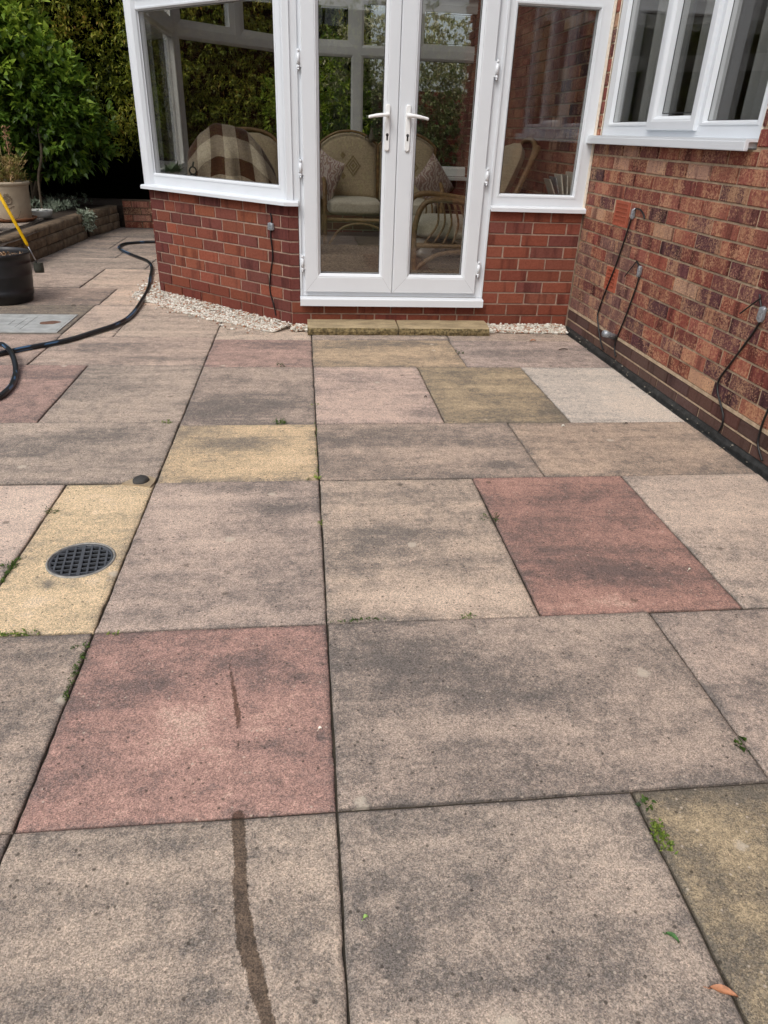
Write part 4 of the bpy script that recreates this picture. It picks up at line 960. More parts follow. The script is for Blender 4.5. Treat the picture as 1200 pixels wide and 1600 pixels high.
# ---- things on the left sill
for (x, y, lb) in ((-1.02, 3.62, 'pale green potted plant in the left corner of the left window'),):
    pl = thing('sill_plant', (x, y, .79), lb, 'plant')
    b = MB(); b.lathe([(0, 0), (.035, 0), (.048, .08), (.044, .08), (.03, .07), (0, .07)], 16, Matrix.Translation((x, y, .79))); b.build('pot', simple('white_pot', 'c8c4b8', .5), pl)
    b = MB()
    for k in range(70):
        a = random.uniform(0, 6.3); l_ = random.uniform(.05, .1); e_ = random.uniform(.1, 1.3); c = Vector((x, y, .86))+Vector((math.cos(a)*.03, math.sin(a)*.03, 0))
        d = Vector((math.cos(a)*math.cos(e_), math.sin(a)*math.cos(e_), math.sin(e_))); s_ = d.cross(Vector((0, 0, 1))).normalized()*.014
        b.add([c, c+d*l_*.5+s_, c+d*l_, c+d*l_*.5-s_], [(0, 1, 2, 3)])
    b.build('leaves', simple('sill_leaf', '7d9070', .6), pl)
b = MB(); T = Matrix.Translation((-.84, 3.42, .8))
b.tube([(.03*math.cos(a), 0, .035+.032*math.sin(a)) for a in np.linspace(0, 6.283, 18)], .006, 6, T); b.tube([(.024*math.cos(a), 0, .09+.025*math.sin(a)) for a in np.linspace(0, 6.283, 18)], .006, 6, T); b.tube([(0, 0, .11), (.01, 0, .15)], .007, 6, T)
tag(b.build('metal_ornament', simple('dark_metal', '3a3c38', .4, metal=.6), None, loc=(-.84, 3.42, .79)), 'dark looped metal ornament on the left window sill', 'ornament')

# ================================================================== CABLES on the walls
CAB = simple('black_cable', '121214', .45); TAPE = simple('silver_tape', '9aa0a6', .35, 120, .3, 200, .6, .002, metal=.5)
def cable(pts, P, N, o, r, label, tape, name='wall_cable', extra=None):
    O = Vector(N).normalized(); O = O if O.dot(CAM-Vector(P)) > 0 else -O
    W_ = [onp(x, y, Vector(P)+O*o, N) for x, y in pts]
    th = thing(name, W_[0], label, 'cable', 'cables clipped to the brickwork')
    b = MB(); b.tube(spline(W_, 6), r, 7); b.build('cable', CAB, th)
    if extra:
        b = MB(); b.tube(spline([onp(x, y, Vector(P)+O*(o+.004), N) for x, y in extra], 5), r*.75, 6); b.build('tie_end', CAB, th)
    if tape:
        for (x, y, w, h) in tape:
            c = onp(x, y, Vector(P)+O*.012, N); u = Vector((-O.y, O.x, 0)); V = []
            b = MB(); bm = bmesh.new(); bmesh.ops.create_icosphere(bm, subdivisions=3, radius=1)
            for v in bm.verts:
                q = v.co; k = 1+.22*noise.noise(q*2.5+c*9); s_ = lambda a: math.copysign(abs(a)**.6, a)
                V.append(c+u*s_(q.x)*w*k+Vector((0, 0, 1))*s_(q.z)*h*k+O*s_(q.y)*.011*k)
            bm.verts.index_update(); b.add(V, [[v.index for v in f.verts] for f in bm.faces], False); bm.free(); b.build('taped_joint', TAPE, th)
    return th
cable([(1007, 342), (1005, 334), (999, 327), (992, 328), (987, 340), (980, 362), (962, 415), (945, 458), (935, 487), (934, 500), (937, 525), (941, 543), (943, 546)], WP, WN, .008, .0048, 'long black cable hanging from beside the upper air brick on the right wall', [(989, 334, .008, .028)])
cable([(995, 408), (998, 416), (999, 424), (998, 436), (990, 460), (976, 498), (963, 530), (960, 545), (962, 557)], WP, WN, .008, .0048, 'black cable with silver taped joint right of the lower air brick', [(999, 424, .011, .030)], extra=[(995, 408), (986, 419), (976, 432)])
cable([(1187, 460), (1188, 470), (1190, 492), (1186, 505), (1171, 528), (1140, 570), (1124, 592), (1121, 610), (1126, 632), (1130, 650), (1128, 664), (1123, 674)], WP, WN, .008, .0048, 'black cable with large silver taped joint near the right edge of the wall', [(1190, 491, .016, .032)], extra=[(1188, 466), (1172, 478), (1156, 490)])
cable([(1214, 590), (1206, 625), (1192, 660), (1185, 685), (1185, 700), (1191, 720)], WP, WN, .008, .0048, 'black cable entering at the right edge of the photograph low on the wall', [])
cable([(422, 333), (424, 340), (424, 352), (423, 370), (426, 400), (422, 432), (422, 455), (428, 478), (431, 493)], (BC.x, BC.y, 0), tuple(BO), .007, .0045, 'thin black cable with grey taped square on the angled brick wall', [(423, 354, .024, .024)])
# taped pipe stub low on the house wall
c0, c1 = onp(962, 527, WP+WO*.0, WN), onp(944, 521, WP+WO*.10, WN)
b = MB(); b.tube([c0, c0.lerp(c1, .5), c1], [.019, .017, .020], 14); tag(b.build('pipe_stub', TAPE, None, loc=c0), 'short silver taped pipe stub sticking out low on the house wall', 'pipe')
# black drain channel along the foot of the house wall
b = MB(); V = []; N = 90
prof = [(.030, -.03), (.028, -.002), (.026, .000), (.024, -.008), (.014, -.008), (.012, .012), (.006, .028), (-.006, .032)]
for i in range(N+1):
    s = .0+3.4*i/N
    for (o, z) in prof: q = hp(s, z+random.uniform(-.0015, .0015), o+random.uniform(-.002, .002)); V.append(tuple(q))
k = len(prof); b.add(V, [(i*k+j, (i+1)*k+j, (i+1)*k+j+1, i*k+j+1) for i in range(N) for j in range(k-1)])
b.build('drain_channel', simple('bitumen', '2c2d2c', .6, 30, .5, 70, .8, .004), patio)
b = MB()
for k_ in range(36):
    s = random.uniform(.1, 2.6); q = hp(s, random.choice([.002, .02, .032]), random.uniform(.0, .05)); r_ = random.uniform(.002, .006)
    b.lathe([(0, -r_*.4), (r_, 0), (r_*.6, r_*.6), (0, r_*.7)], 5, Matrix.Translation(q) @ Matrix.Rotation(random.uniform(0, 6), 4, 'Z'), False)
tag(b.build('debris', simple('crumbs', '8a8478', .9, 80, .5), None), 'small crumbs of mortar and grit along the foot of the house wall', 'debris', kind='stuff')
for (x, y) in ((942, 545), (960, 559), (1122, 675)):
    c = onz(x, y, .012); b = MB(); b.lathe([(0, .022), (.012, .02), (.018, .008), (.02, 0)], 10, Matrix.Translation(c), wob=.15)
    tag(b.build('sealant_blob', TAPE, None, loc=c), {942: 'silver sealed cable entry at the foot of the longest cable', 960: 'silver sealed cable entry at the foot of the middle cable', 1122: 'silver sealed cable entry below the large taped joint'}[x], 'cable seal')

# ================================================================== GRAVEL
PEBM = NT('pebbles'); A = PEBM.node('Attribute', attribute_name='tint').outputs['Fac']; cr = PEBM.node('ValToRGB'); e = cr.color_ramp.elements
e[0].color = (*lin('77736a'), 1); e[1].color = (*lin('e6e4dc'), 1); x_ = e.new(.4); x_.color = (*lin('b8b3a6'), 1); x_ = e.new(.012); x_.color = (*lin('9a6b4e'), 1); PEBM.l.new(A, cr.inputs[0]); PEBM.bsdf(cr.outputs[0], .8, PEBM.bump(PEBM.noise(pos(PEBM), 150, 3, .6), .3, .002), .3)
ico = bmesh.new(); bmesh.ops.create_icosphere(ico, subdivisions=1, radius=1); IV = np.array([list(v.co) for v in ico.verts]); ico.verts.index_update(); IF = np.array([[v.index for v in f.verts] for f in ico.faces]); ico.free()
def pebbles(name, pts, label):
    VV = []; FF = []; TT = []
    for i, (x, y, z, r_) in enumerate(pts):
        sc = np.array([random.uniform(.8, 1.4), random.uniform(.6, 1.), random.uniform(.45, .75)])*r_
        v = IV*(1+np.random.uniform(-.18, .18, (len(IV), 1)))*sc
        rot = np.array(Matrix.Rotation(random.uniform(0, 6.3), 3, 'Z') @ Matrix.Rotation(random.uniform(-.6, .6), 3, 'X')); v = v@rot.T+np.array([x, y, z])
        FF.append(IF+i*len(IV)); VV.append(v); TT.append(np.full(len(IV), random.random()))
    me = bpy.data.meshes.new(name); me.from_pydata(np.vstack(VV).tolist(), [], np.vstack(FF).tolist()); me.materials.append(PEBM.m)
    a = me.attributes.new('tint', 'FLOAT', 'POINT'); a.data.foreach_set('value', np.concatenate(TT).astype(np.float32))
    o = bpy.data.objects.new(name, me); place(o, None); tag(o, label, 'gravel', kind='stuff')
pts = []
for _ in range(5600):
    t_ = random.random(); s = t_*BLEN; wmax = .17+.06*math.sin(t_*3.1)+.05*noise.noise(Vector((s*6, 0, 0)))+.06*(1-t_)
    o = random.random()**.9*wmax; q = BL+BU*s+BO*o; hgt = .034*(1-o/wmax)**.7
    pts.append((q.x, q.y, hgt*random.uniform(.5, 1)+.003, random.uniform(.0045, .0105)))
for _ in range(420):   # round the bay corner towards the path
    a = random.random(); x = -1.17-random.random()**1.3*.22; y = 3.25+a*.55; pts.append((x+.02, y, .006+.03*max(0, 1-abs(x+1.17)/.16)*random.random(), random.uniform(.007, .013)))
for _ in range(500):
    x = random.uniform(-.13, .0); y = random.uniform(2.25, 2.34); pts.append((x, y, random.uniform(.004, .03), random.uniform(.007, .012)))
for _ in range(60):
    t_ = random.random(); q = BL+BU*(t_*BLEN)+BO*random.uniform(.18, .34); pts.append((q.x, q.y, .005, random.uniform(.005, .010)))
for _ in range(40): pts.append((random.uniform(-1.42, -1.2), random.uniform(3.2, 4.3), .006, random.uniform(.006, .011)))
pebbles('gravel', pts, 'strip of pale cream gravel along the angled brick wall')
pts = []
for _ in range(2100):
    x = random.uniform(1.19, 1.76); w_ = .095+.02*noise.noise(Vector((x*9, 3, 0))); o = random.random()*w_*(1+.4*(x-1.2)); pts.append((x, 2.342-o, .004+.042*random.random()*(1-o/(w_*1.6)), random.uniform(.007, .0125)))
pebbles('gravel', pts, 'small patch of pale gravel between the step and the house wall')

# ================================================================== STEP
for (x0, x1, lb) in ((-.024, .570, 'left one of the two rough sandstone slabs under the door'), (.580, 1.192, 'right one of the two rough sandstone slabs under the door')):
    b = MB(); V = []; nx = 46; prof = [(2.345, .0), (2.345, .063), (2.29, .060), (2.23, .056), (2.178, .052), (2.169, .047), (2.165, .036), (2.162, .024), (2.165, .012), (2.168, .001)]
    for i in range(nx+1):
        x = x0+(x1-x0)*i/nx
        for j, (y, z) in enumerate(prof):
            r_ = 0 if j < 4 else 1
            q = Vector((x*25, y*25, z*40)); V.append((x+(noise.noise(q+Vector((3, 3, 3)))*.004 if i in (0, nx) else 0), y+r_*noise.noise(q)*.007, z+(noise.noise(q*.6)*.0025 if j else 0)))
    k = len(prof); F = [(i*k+j, i*k+j+1, (i+1)*k+j+1, (i+1)*k+j) for i in range(nx) for j in range(k-1)]+[tuple(range(k)), tuple(nx*k+j for j in range(k))[::-1]]
    b.add(V, F); st_ = tag(b.build('step_stone', STEPST, None, loc=((x0+x1)/2, 2.27, 0)), lb, 'step', 'stone slabs forming the door step')
    st_.data.materials.append(RIVEN_SHADE)
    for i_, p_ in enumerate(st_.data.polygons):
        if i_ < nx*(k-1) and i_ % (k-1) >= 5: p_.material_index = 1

# ================================================================== HOSE
hp_ = [(-1.86, 1.52), (-1.757, 1.658), (-1.665, 1.764), (-1.56, 1.863), (-1.457, 1.98), (-1.36, 2.168), (-1.28, 2.336), (-1.234, 2.609), (-1.26, 3.196), (-1.300, 3.62), (-1.354, 3.975), (-1.439, 4.508), (-1.544, 4.856), (-1.723, 5.148), (-1.923, 5.503), (-1.996, 5.72), (-1.988, 5.959), (-1.874, 6.074), (-1.714, 6.148), (-1.3, 6.2)]
coil = [(-1.60, .80), (-1.53, .87), (-1.498, .931), (-1.495, 1.02), (-1.506, 1.123), (-1.562, 1.335), (-1.631, 1.509), (-1.717, 1.671), (-1.79, 1.749), (-1.95, 1.8), (-2.1, 1.7), (-2.05, 1.45), (-1.95, 1.42)]
pth = [Vector((x, y, .0165)) for x, y in hp_]; cl = [Vector((x, y, .018+(.028 if -1.80 < x < -1.62 and y > 1.4 else 0))) for x, y in coil]
full = spline(cl+pth, 9)
b = MB(); b.tube(full, .0142, 12); ho = b.build('garden_hose', HOSE, None, loc=(-1.3, 2.5, 0)); tag(ho, 'black garden hose with blue stripes winding across the slabs and round the wall', 'hose')
st = np.zeros(len(ho.data.vertices), np.float32)
for i in range(len(full)):
    tw = .6*math.sin(i*.09)
    for k in range(12):
        a = k/12*2*math.pi+tw
        if abs(((a/(2*math.pi)*4) % 1)-.5) < .09 and noise.noise(Vector((i*.11, 0, 0))) > -.28: st[i*12+k] = 1
at = ho.data.attributes.new('stripe', 'FLOAT', 'POINT'); at.data.foreach_set('value', st)

# ================================================================== RETAINING WALL and bed
rw = thing('garden_wall', (-2.55, 5.5, 0), 'low brown stone block wall edging the raised bed behind the pots', 'garden wall')
A_, B_ = Vector((-2.66, 3.2, 0)), Vector((-2.50, 6.42, 0))
def block_run(A_, B_, h0, rows, seed, t=.10):
    rs = random.Random(seed); u = (B_-A_).normalized(); n = Vector((u.y, -u.x, 0)); L_ = (B_-A_).length; H = h0/rows
    b = MB(); b.obox(A_, u, n, L_, -t-.03, -.008, 0, h0-.006); b.build('mortar_core', simple('wall_core', '4a4034', .95), rw)
    for r_ in range(rows):
        x = -rs.uniform(0, .3)
        while x < L_-.02:
            w = rs.choice([.22, .33, .44]); x0_, x1_ = max(0, x), min(L_, x+w); x += w
            if x1_-x0_ < .05: continue
            ww = x1_-x0_-.012; V = []; nx, nz = 7, 4; o = rs.uniform(-.006, .012); zz0, zz1 = r_*H+.004, (r_+1)*H-.004
            for j in range(nz+1):
                for i in range(nx+1):
                    p = A_+u*(x0_+.006+ww*i/nx); z = zz0+(zz1-zz0)*j/nz; e_ = 1 if (0 < i < nx and 0 < j < nz) else 0
                    p = p+n*(o+e_*(.004+.012*noise.noise(Vector((p.x*9+p.y*14, z*22, r_*3.))))-(1-e_)*.004); V.append((p.x, p.y, z))
            F = [(j*(nx+1)+i, j*(nx+1)+i+1, (j+1)*(nx+1)+i+1, (j+1)*(nx+1)+i) for j in range(nz) for i in range(nx)]
            k0 = len(V)
            tp = [V[nz*(nx+1)+i] for i in range(nx+1)]; tb = [(p[0]-n.x*t, p[1]-n.y*t, p[2]) for p in tp]; V += tb
            F += [(nz*(nx+1)+i, nz*(nx+1)+i+1, k0+i+1, k0+i) for i in range(nx)]
            k1 = len(V); sl_ = [V[j*(nx+1)] for j in range(nz+1)]; V += [(p[0]-n.x*t, p[1]-n.y*t, p[2]) for p in sl_]; F += [(j*(nx+1), (j+1)*(nx+1), k1+j+1, k1+j) for j in range(nz)]
            k2 = len(V); sr_ = [V[j*(nx+1)+nx] for j in range(nz+1)]; V += [(p[0]-n.x*t, p[1]-n.y*t, p[2]) for p in sr_]; F += [((j+1)*(nx+1)+nx, j*(nx+1)+nx, k2+j, k2+j+1) for j in range(nz)]
            b = MB(); b.add(V, F, True); c = A_+u*((x0_+x1_)/2); b.build('stone_block', STONEB, rw, loc=(c.x, c.y, (zz0+zz1)/2))
block_run(A_, B_, .27, 3, 3)
block_run(Vector((-2.50, 6.55, 0)), Vector((-2.36, 7.45, 0)), .27, 3, 5)
lw = thing('brick_wall', (-1.9, 7.45, 0), 'low old red brick wall closing the far end of the side path', 'brick wall')
b = MB(); b.obox(Vector((-2.3, 7.45, 0)), PX, NY, 2.6, -.1, -.006, 0, .33); b.build('mortar_core', simple('old_mortar', '5a4a3c', .95, 20, .3), lw)
for r_ in range(4):
    x = -2.3-(.11 if r_ % 2 else 0)
    while x < .2:
        lay_brick(Vector((0, 7.45, 0)), PX, NY, max(x, -2.3), x+.222, .04+r_*.08, .07, lw, BRR, jit(lin(random.choice(['7a4434', '8a5040', '6a4034', '9a6a58', '6e5a48'])), .2)); x += .222
bed = MB(); V = []; N = 40
for j in range(N+1):
    for i in range(N+1):
        x, y = -7+4.45*i/N, 1.5+9*j/N; V.append((x, y, .235+.03*noise.noise(Vector((x*2, y*2, 0)))))
bed.add(V, [(j*(N+1)+i, j*(N+1)+i+1, (j+1)*(N+1)+i+1, (j+1)*(N+1)+i) for j in range(N) for i in range(N)], True)
bed.box(-7, 3.5, 7.6, 10.5, 0, .25)
bed.build('raised_bed_soil', SOIL, kind='structure')
b = MB(); b.box(-3.35, -2.78, 4.3, 6.2, .2, .268, ch=.006); b.build('bed_paving', PAV, kind='structure', color=lin('8c7c6a'))

# ================================================================== POTS
TX, TY = -2.235, 3.10; tub = thing('black_tub', (TX, TY, 0), 'large black flexible plastic tub with dead leaves in it', 'tub')
T = Matrix.Translation((TX, TY, 0)); b = MB()
b.lathe([(0, .0), (.175, .001), (.188, .012), (.196, .05), (.2015, .053), (.2045, .09), (.201, .094), (.208, .12), (.214, .19), (.2165, .195), (.215, .20), (.219, .27), (.221, .275), (.219, .28), (.218, .325), (.226, .328), (.228, .345), (.222, .348), (.214, .343), (.211, .32), (.205, .24), (0, .22)], 48, T, wob=.012); b.build('body', BLACKP, tub)
b = MB(); b.lathe([(0, .285), (.1, .29), (.2, .275)], 20, T, wob=.05); b.build('compost', SOIL, tub)
b = MB()
for _ in range(260):
    a, q = random.uniform(0, 6.3), math.sqrt(random.random())*.19; c = Vector((TX+q*math.cos(a), TY+q*math.sin(a), .295+random.uniform(0, .025))); d = Vector((random.uniform(-1, 1), random.uniform(-1, 1), random.uniform(-.5, .5))).normalized(); s_ = d.cross(Vector((random.uniform(-.4, .4), random.uniform(-.4, .4), 1))).normalized(); l_ = random.uniform(.012, .03)
    b.add([c-d*l_, c+s_*l_*.5+Vector((0, 0, .004)), c+d*l_, c-s_*l_*.5], [(0, 1, 2, 3)])
tag(b.build('dead_leaves', simple('dead_leaf', 'a08468', .8, 40, .4), None, loc=(TX, TY, .28)), 'curled dead leaves lying in the black tub', 'leaves', kind='stuff')
# cream glazed pot
PXc, PYc = -2.985, 5.60; pot = thing('cream_pot', (PXc, PYc, .268), 'large cream glazed plant pot with round embossed crest on a brown saucer', 'plant pot')
T = Matrix.Translation((PXc, PYc, .285)); b = MB()
b.lathe([(0, .0), (.185, .0), (.19, .01), (.2, .15), (.207, .29), (.211, .30), (.209, .308), (.214, .315), (.224, .325), (.228, .338), (.224, .35), (.212, .353), (.2, .345), (.19, .30), (.188, .28), (0, .27)], 48, T); b.build('pot', CREAM, pot)
b = MB(); b.lathe([(0, -.015), (.2, -.015), (.235, .008), (.24, .02), (.232, .021), (.2, .004), (0, .002)], 40, T); b.build('saucer', TERRA, pot)
# crest on the side facing the camera
dirc = (Vector((onp(14, 312, (PXc, PYc, 0), (-.4, 1, 0)).x, 0, 0)).x-PXc); ang = math.atan2(-1, .42)-.02
cc = Vector((PXc, PYc, 0))
def onpot(a_, z, o=.0035): 
    r_ = .192+(z-.285)*.055+o; return Vector((PXc+r_*math.cos(a_), PYc+r_*math.sin(a_), z))
a0 = math.atan2(CAM.y-PYc, CAM.x-PXc)-.05; b = MB()
def curve(pts, r_=.0028): b.tube([onpot(a0+x/.2, .475+z) for x, z in pts], r_, 6)
for rad in (.040, .034): curve([(rad*math.cos(t_), rad*math.sin(t_)) for t_ in np.linspace(0, 6.283, 26)])
for k in range(3): curve([(.014*math.cos(k*2.1)+.012*math.cos(t_)*(1-t_/9), .014*math.sin(k*2.1)+.012*math.sin(t_)*(1-t_/9)) for t_ in np.linspace(0, 6, 14)])
for k in range(7): curve([(.038*math.cos(k*.45+.3)*1., .038*math.sin(k*.45+.3)+.002), (.048*math.cos(k*.45+.3), .05*math.sin(k*.45+.3)+.004)])
curve([(-.02, .045), (-.012, .06), (0, .052), (.012, .06), (.02, .045)])
curve([(-.05, -.05), (0, -.075), (.05, -.05)]); 
b.build('crest', simple('crest_glaze', '7c6c58', .6), pot)
dish = thing('white_dish', (-2.83, 6.0, .26), 'white glazed dish behind the cream pot on the bed edge', 'dish')
b = MB(); b.lathe([(0, .0), (.1, 0), (.115, .03), (.125, .06), (.128, .07), (.120, .072), (.108, .055), (0, .05)], 32, Matrix.Translation((-2.83, 6.0, .265))); b.build('body', simple('white_glaze', 'dcdcd4', .25), dish)
b = MB(); b.tube([(-2.80, 5.98, .325), (-2.76, 6.0, .328), (-2.73, 5.99, .325)], .008, 6); b.build('dark_mark', simple('dark_glaze', '222020', .5), dish)
gp = thing('grey_pot', (-2.95, 4.78, .26), 'small round grey stone pot at the left edge beside the cream pot', 'plant pot')
b = MB(); b.lathe([(0, 0), (.08, 0), (.13, .05), (.15, .11), (.14, .17), (.12, .19), (.13, .2), (.12, .205), (.11, .19), (0, .18)], 28, Matrix.Translation((-2.95, 4.78, .268))); b.build('body', simple('grey_stoneware', '6a6258', .6, 20, .2), gp)

# ---- yellow handled hoe
h0, h1 = Vector((-2.76, 3.55, .93)), onp(42, 381, (-2.25, 0, 0), (1, 0, 0)); h0 = onp(-10, 288, (-2.36, 0, 0), (1, 0, 0)); hd = onp(60, 415, (-2.18, 0, 0), (1, 0, 0))
h1 = onp(44, 385, (-2.21, 0, 0), (1, 0, 0)); h0 = h1+(h0-h1)*1.6
hoe = thing('garden_hoe', hd, 'long yellow handled hoe leaning between the black tub and the stone wall', 'hoe')
b = MB(); b.tube([h0, h1.lerp(h0, .03), h1], [.0125, .0125, .007], 12); b.build('handle', YELLOW, hoe)
b = MB(); b.tube([h1, hd], .005, 8); b.build('shank', STEEL, hoe)
b = MB(); Th = Matrix.Translation(hd+Vector((0, 0, .015))) @ Matrix.Rotation(R(15), 4, 'Z') @ Matrix.Scale(.8, 4)
b.lathe([(.045, .01), (.048, -.05), (.044, -.085), (.0, -.088), (.0, -.08), (.040, -.078), (.044, -.05), (.041, .01), (.045, .01)], 18, Th @ Matrix.Scale(.7, 4, (0, 1, 0))); b.build('blade', simple('hoe_iron', '35372f', .7, 30, .3), hoe)

# ================================================================== PLANTS
def leafcloud(name, parent, mat, centers, normals, n_per, ll, lw_, spread, loc=None, droop=.2, curl=.25, tint=None, upb=.3, **tg):
    """rosettes of folded leaves round twig tips; centers (k,3), normals (k,3)"""
    k = len(centers); n = k*n_per; C = np.repeat(centers, n_per, 0); D0 = np.repeat(normals, n_per, 0)
    rnd = np.random.normal(0, 1, (n, 3)); d = D0*.75+rnd*spread; d[:, 2] += upb-droop*np.random.rand(n)*2; d /= np.linalg.norm(d, axis=1, keepdims=True)+1e-9
    upv = np.random.normal(0, .45, (n, 3))+np.array([0, 0, 1.]); s_ = np.cross(d, upv); s_ /= np.linalg.norm(s_, axis=1, keepdims=True)+1e-9
    nn = np.cross(s_, d); L_ = ll*np.random.uniform(.6, 1.25, (n, 1)); W_ = lw_*np.random.uniform(.7, 1.2, (n, 1))
    base = C+np.random.normal(0, 1, (n, 3))*ll*.25
    tip = base+d*L_-nn*L_*curl*np.random.rand(n, 1); m1 = base+d*L_*.45+nn*L_*.06
    V = np.stack([base, m1+s_*W_*.5+nn*W_*.18, tip, m1-s_*W_*.5+nn*W_*.18, m1], 1).reshape(-1, 3)
    i = np.arange(n)*5; F = np.stack([np.stack([i, i+1, i+4], 1), np.stack([i+1, i+2, i+4], 1), np.stack([i+4, i+2, i+3], 1), np.stack([i, i+4, i+3], 1)], 1).reshape(-1, 3)
    L0 = np.array(loc if loc is not None else (WLOC[parent] if parent is not None else (0, 0, 0)))
    me = bpy.data.meshes.new(name); me.vertices.add(len(V)); me.vertices.foreach_set('co', (V-L0).astype(np.float32).ravel())
    me.loops.add(len(F)*3); me.loops.foreach_set('vertex_index', F.astype(np.int32).ravel()); me.polygons.add(len(F)); me.polygons.foreach_set('loop_start', (np.arange(len(F))*3).astype(np.int32)); me.update(calc_edges=True)
    tt = np.repeat(np.clip((np.repeat(tint, n_per) if tint is not None else .5)+np.random.normal(0, .16, n), 0, 1), 5)
    a = me.attributes.new('tint', 'FLOAT', 'POINT'); a.data.foreach_set('value', tt.astype(np.float32)); me.materials.append(mat)
    o = bpy.data.objects.new(name, me); place(o, parent, Vector(L0)); return tag(o, **tg) if tg else o
def lumpy(n, c, r, depth=.5, freq=1.6, seed=0, zmin=.25):
    """twig tips in the outer shell of an uneven crown"""
    P = []; Nn = []
    rs = np.random.RandomState(seed)
    while len(P) < n:
        d = rs.normal(0, 1, 3); d /= np.linalg.norm(d); k = 1+.32*noise.noise(Vector(d*freq)+Vector((seed, 0, 0)))+.14*noise.noise(Vector(d*freq*3)+Vector((seed, 5, 0)))
        q = (1-depth*rs.rand()**1.6)*k; p = np.array(c)+d*np.array(r)*q
        if p[2] < zmin: continue
        P.append(p); Nn.append(d)
    return np.array(P), np.array(Nn)
SHRUBM = foliage('shrub_leaf', ['324a1a', '5c7a2c', '8ea63a', 'c0ce58'], .34, .4)
HEDGEM = foliage('hedge_leaf', ['242f12', '4a581e', '78842a', 'a8a440', '9a7034'], .5, .4)
BLUEM = foliage('blue_leaf', ['284438', '466a54', '6a8e74'], .5, .2)
VARM = foliage('variegated_leaf', ['2f4822', '5c703c', '94986a', 'd0cca8'], .45, .3)
SILVM = foliage('silver_leaf', ['5a6a52', '8a9884', 'b4bcaa'], .7, .15)
DRYM = foliage('dry_leaf', ['4a5a24', '7c7a3c', 'a08a58', 'c0a078'], .7, .2)
DKM = foliage('dark_leaf', ['0c1408', '1a2812', '26381a'], .6, .2)
TWIG = simple('twig', '5c5040', .8, 30, .3); CORE = simple('painted_hedge_shade', '070905', 1, spec=0)  # core colour paints the shade deep in the hedges
# big leaved shrub
sh = thing('large_shrub', (-3.35, 6.9, .25), 'large glossy green broad leaved shrub in the bed left of the conservatory', 'shrub')
P1, N1 = lumpy(1350, (-3.6, 7.0, 1.45), (1.02, .8, 1.0), .55, 1.8, 3, .45)
P2, N2 = lumpy(360, (-2.8, 6.9, 1.25), (.55, .5, .7), .7, 2, 9, .62)
P3, N3 = lumpy(700, (-4.55, 6.7, 1.3), (.85, .7, 1.1), .6, 2, 4, .5)
P4, N4 = lumpy(260, (-3.3, 6.9, 2.15), (.55, .45, .35), .8, 2, 14, .5)
P = np.vstack([P1, P2, P3, P4]); Nn = np.vstack([N1, N2, N3, N4]); hz_ = np.clip((P[:, 2]-.4)/2.2, 0, 1)
leafcloud('crown', sh, SHRUBM, P, Nn, 12, .10, .05, .55, tint=.12+.8*hz_*np.random.rand(len(P))**.6)
b = MB()
for k in range(26):
    a = random.uniform(0, 6.3); q = random.uniform(.3, 1.0); p0 = Vector((-3.3+.1*math.cos(a), 6.95+.1*math.sin(a), .25)); p2 = Vector((-3.45+q*math.cos(a), 6.95+.6*q*math.sin(a), random.uniform(1., 2.3))); p1 = p0.lerp(p2, .5)+Vector((random.uniform(-.1, .1), -.06, random.uniform(-.1, .15)))
    pp_ = spline([p0, p1, p2], 6); b.tube(pp_, [.022-.016*i/(len(pp_)-1) for i in range(len(pp_))], 6)
b.tube(spline([(-3.0, 6.6, .25), (-2.98, 6.6, .6), (-2.9, 6.6, .85), (-2.9, 6.65, 1.15)], 6), .014, 7)
b.build('stems', TWIG, sh)
# yellow green climbing hedge behind
def hedge(name, x0, x1, y, h, n, mat, label, cat, npp, ll, lw_, dens_tint=None, thick=.35, z0=.2, seed=1, spread=.7):
    hd_ = thing(name, ((x0+x1)/2, y, 0), label, cat); rs = np.random.RandomState(seed)
    X = rs.uniform(x0, x1, n); Z = z0+(h-z0)*rs.rand(n)
    Y = np.array([y-.30*noise.noise(Vector((x*1.3, z*1.3, seed)))-.18*noise.noise(Vector((x*3.7, z*3.7, seed))) for x, z in zip(X, Z)])-rs.rand(n)**2*thick*0+rs.rand(n)**1.5*thick
    P = np.stack([X, Y, Z], 1); Nn = np.tile(np.array([0, -1., .15]), (n, 1)); t_ = np.array([.5+.5*noise.noise(Vector((x*1.1, z*1.6, seed+4))) for x, z in zip(X, Z)])*.7+.35*(Z-z0)/(h-z0)
    leafcloud('foliage', hd_, mat, P, Nn, npp, ll, lw_, spread, tint=t_, droop=.6)
    b = MB(); b.box(x0, x1, y+thick+.1, y+thick+.5, 0, h-.15); b.build('shade_core', CORE, hd_); return hd_  # near-black box stands in for the shaded depth behind the leaves
hedge('hedge', -4.9, .9, 8.1, 4.2, 9500, HEDGEM, 'tall yellow green small leaved hedge behind the conservatory and the shrub', 'hedge', 9, .062, .022, seed=2, z0=.8)
hedge('dark_hedge', -12, -4.9, 8.6, 4.4, 2600, DKM, 'dark evergreen hedge at the far left behind the shrubs', 'hedge', 8, .09, .04, seed=5)
P1, N1 = lumpy(700, (-5.3, 7.9, 2.35), (1.0, .6, .75), .6, 2, 21, .5)
bs = thing('blue_green_shrub', (-5.3, 7.9, .2), 'dusky blue green fine leaved shrub at the top left of the garden', 'shrub')
leafcloud('crown', bs, BLUEM, P1, N1, 16, .07, .009, .5, droop=.5)
b = MB(); b.tube([(-5.3, 7.9, .2), (-5.25, 7.95, 1.4), (-5.3, 7.9, 2.3)], [.05, .04, .02], 8); b.build('stem', TWIG, bs)
vs_ = thing('variegated_shrub', (1.1, 7.75, 0), 'pale variegated shrub seen through the doors behind the conservatory', 'shrub')
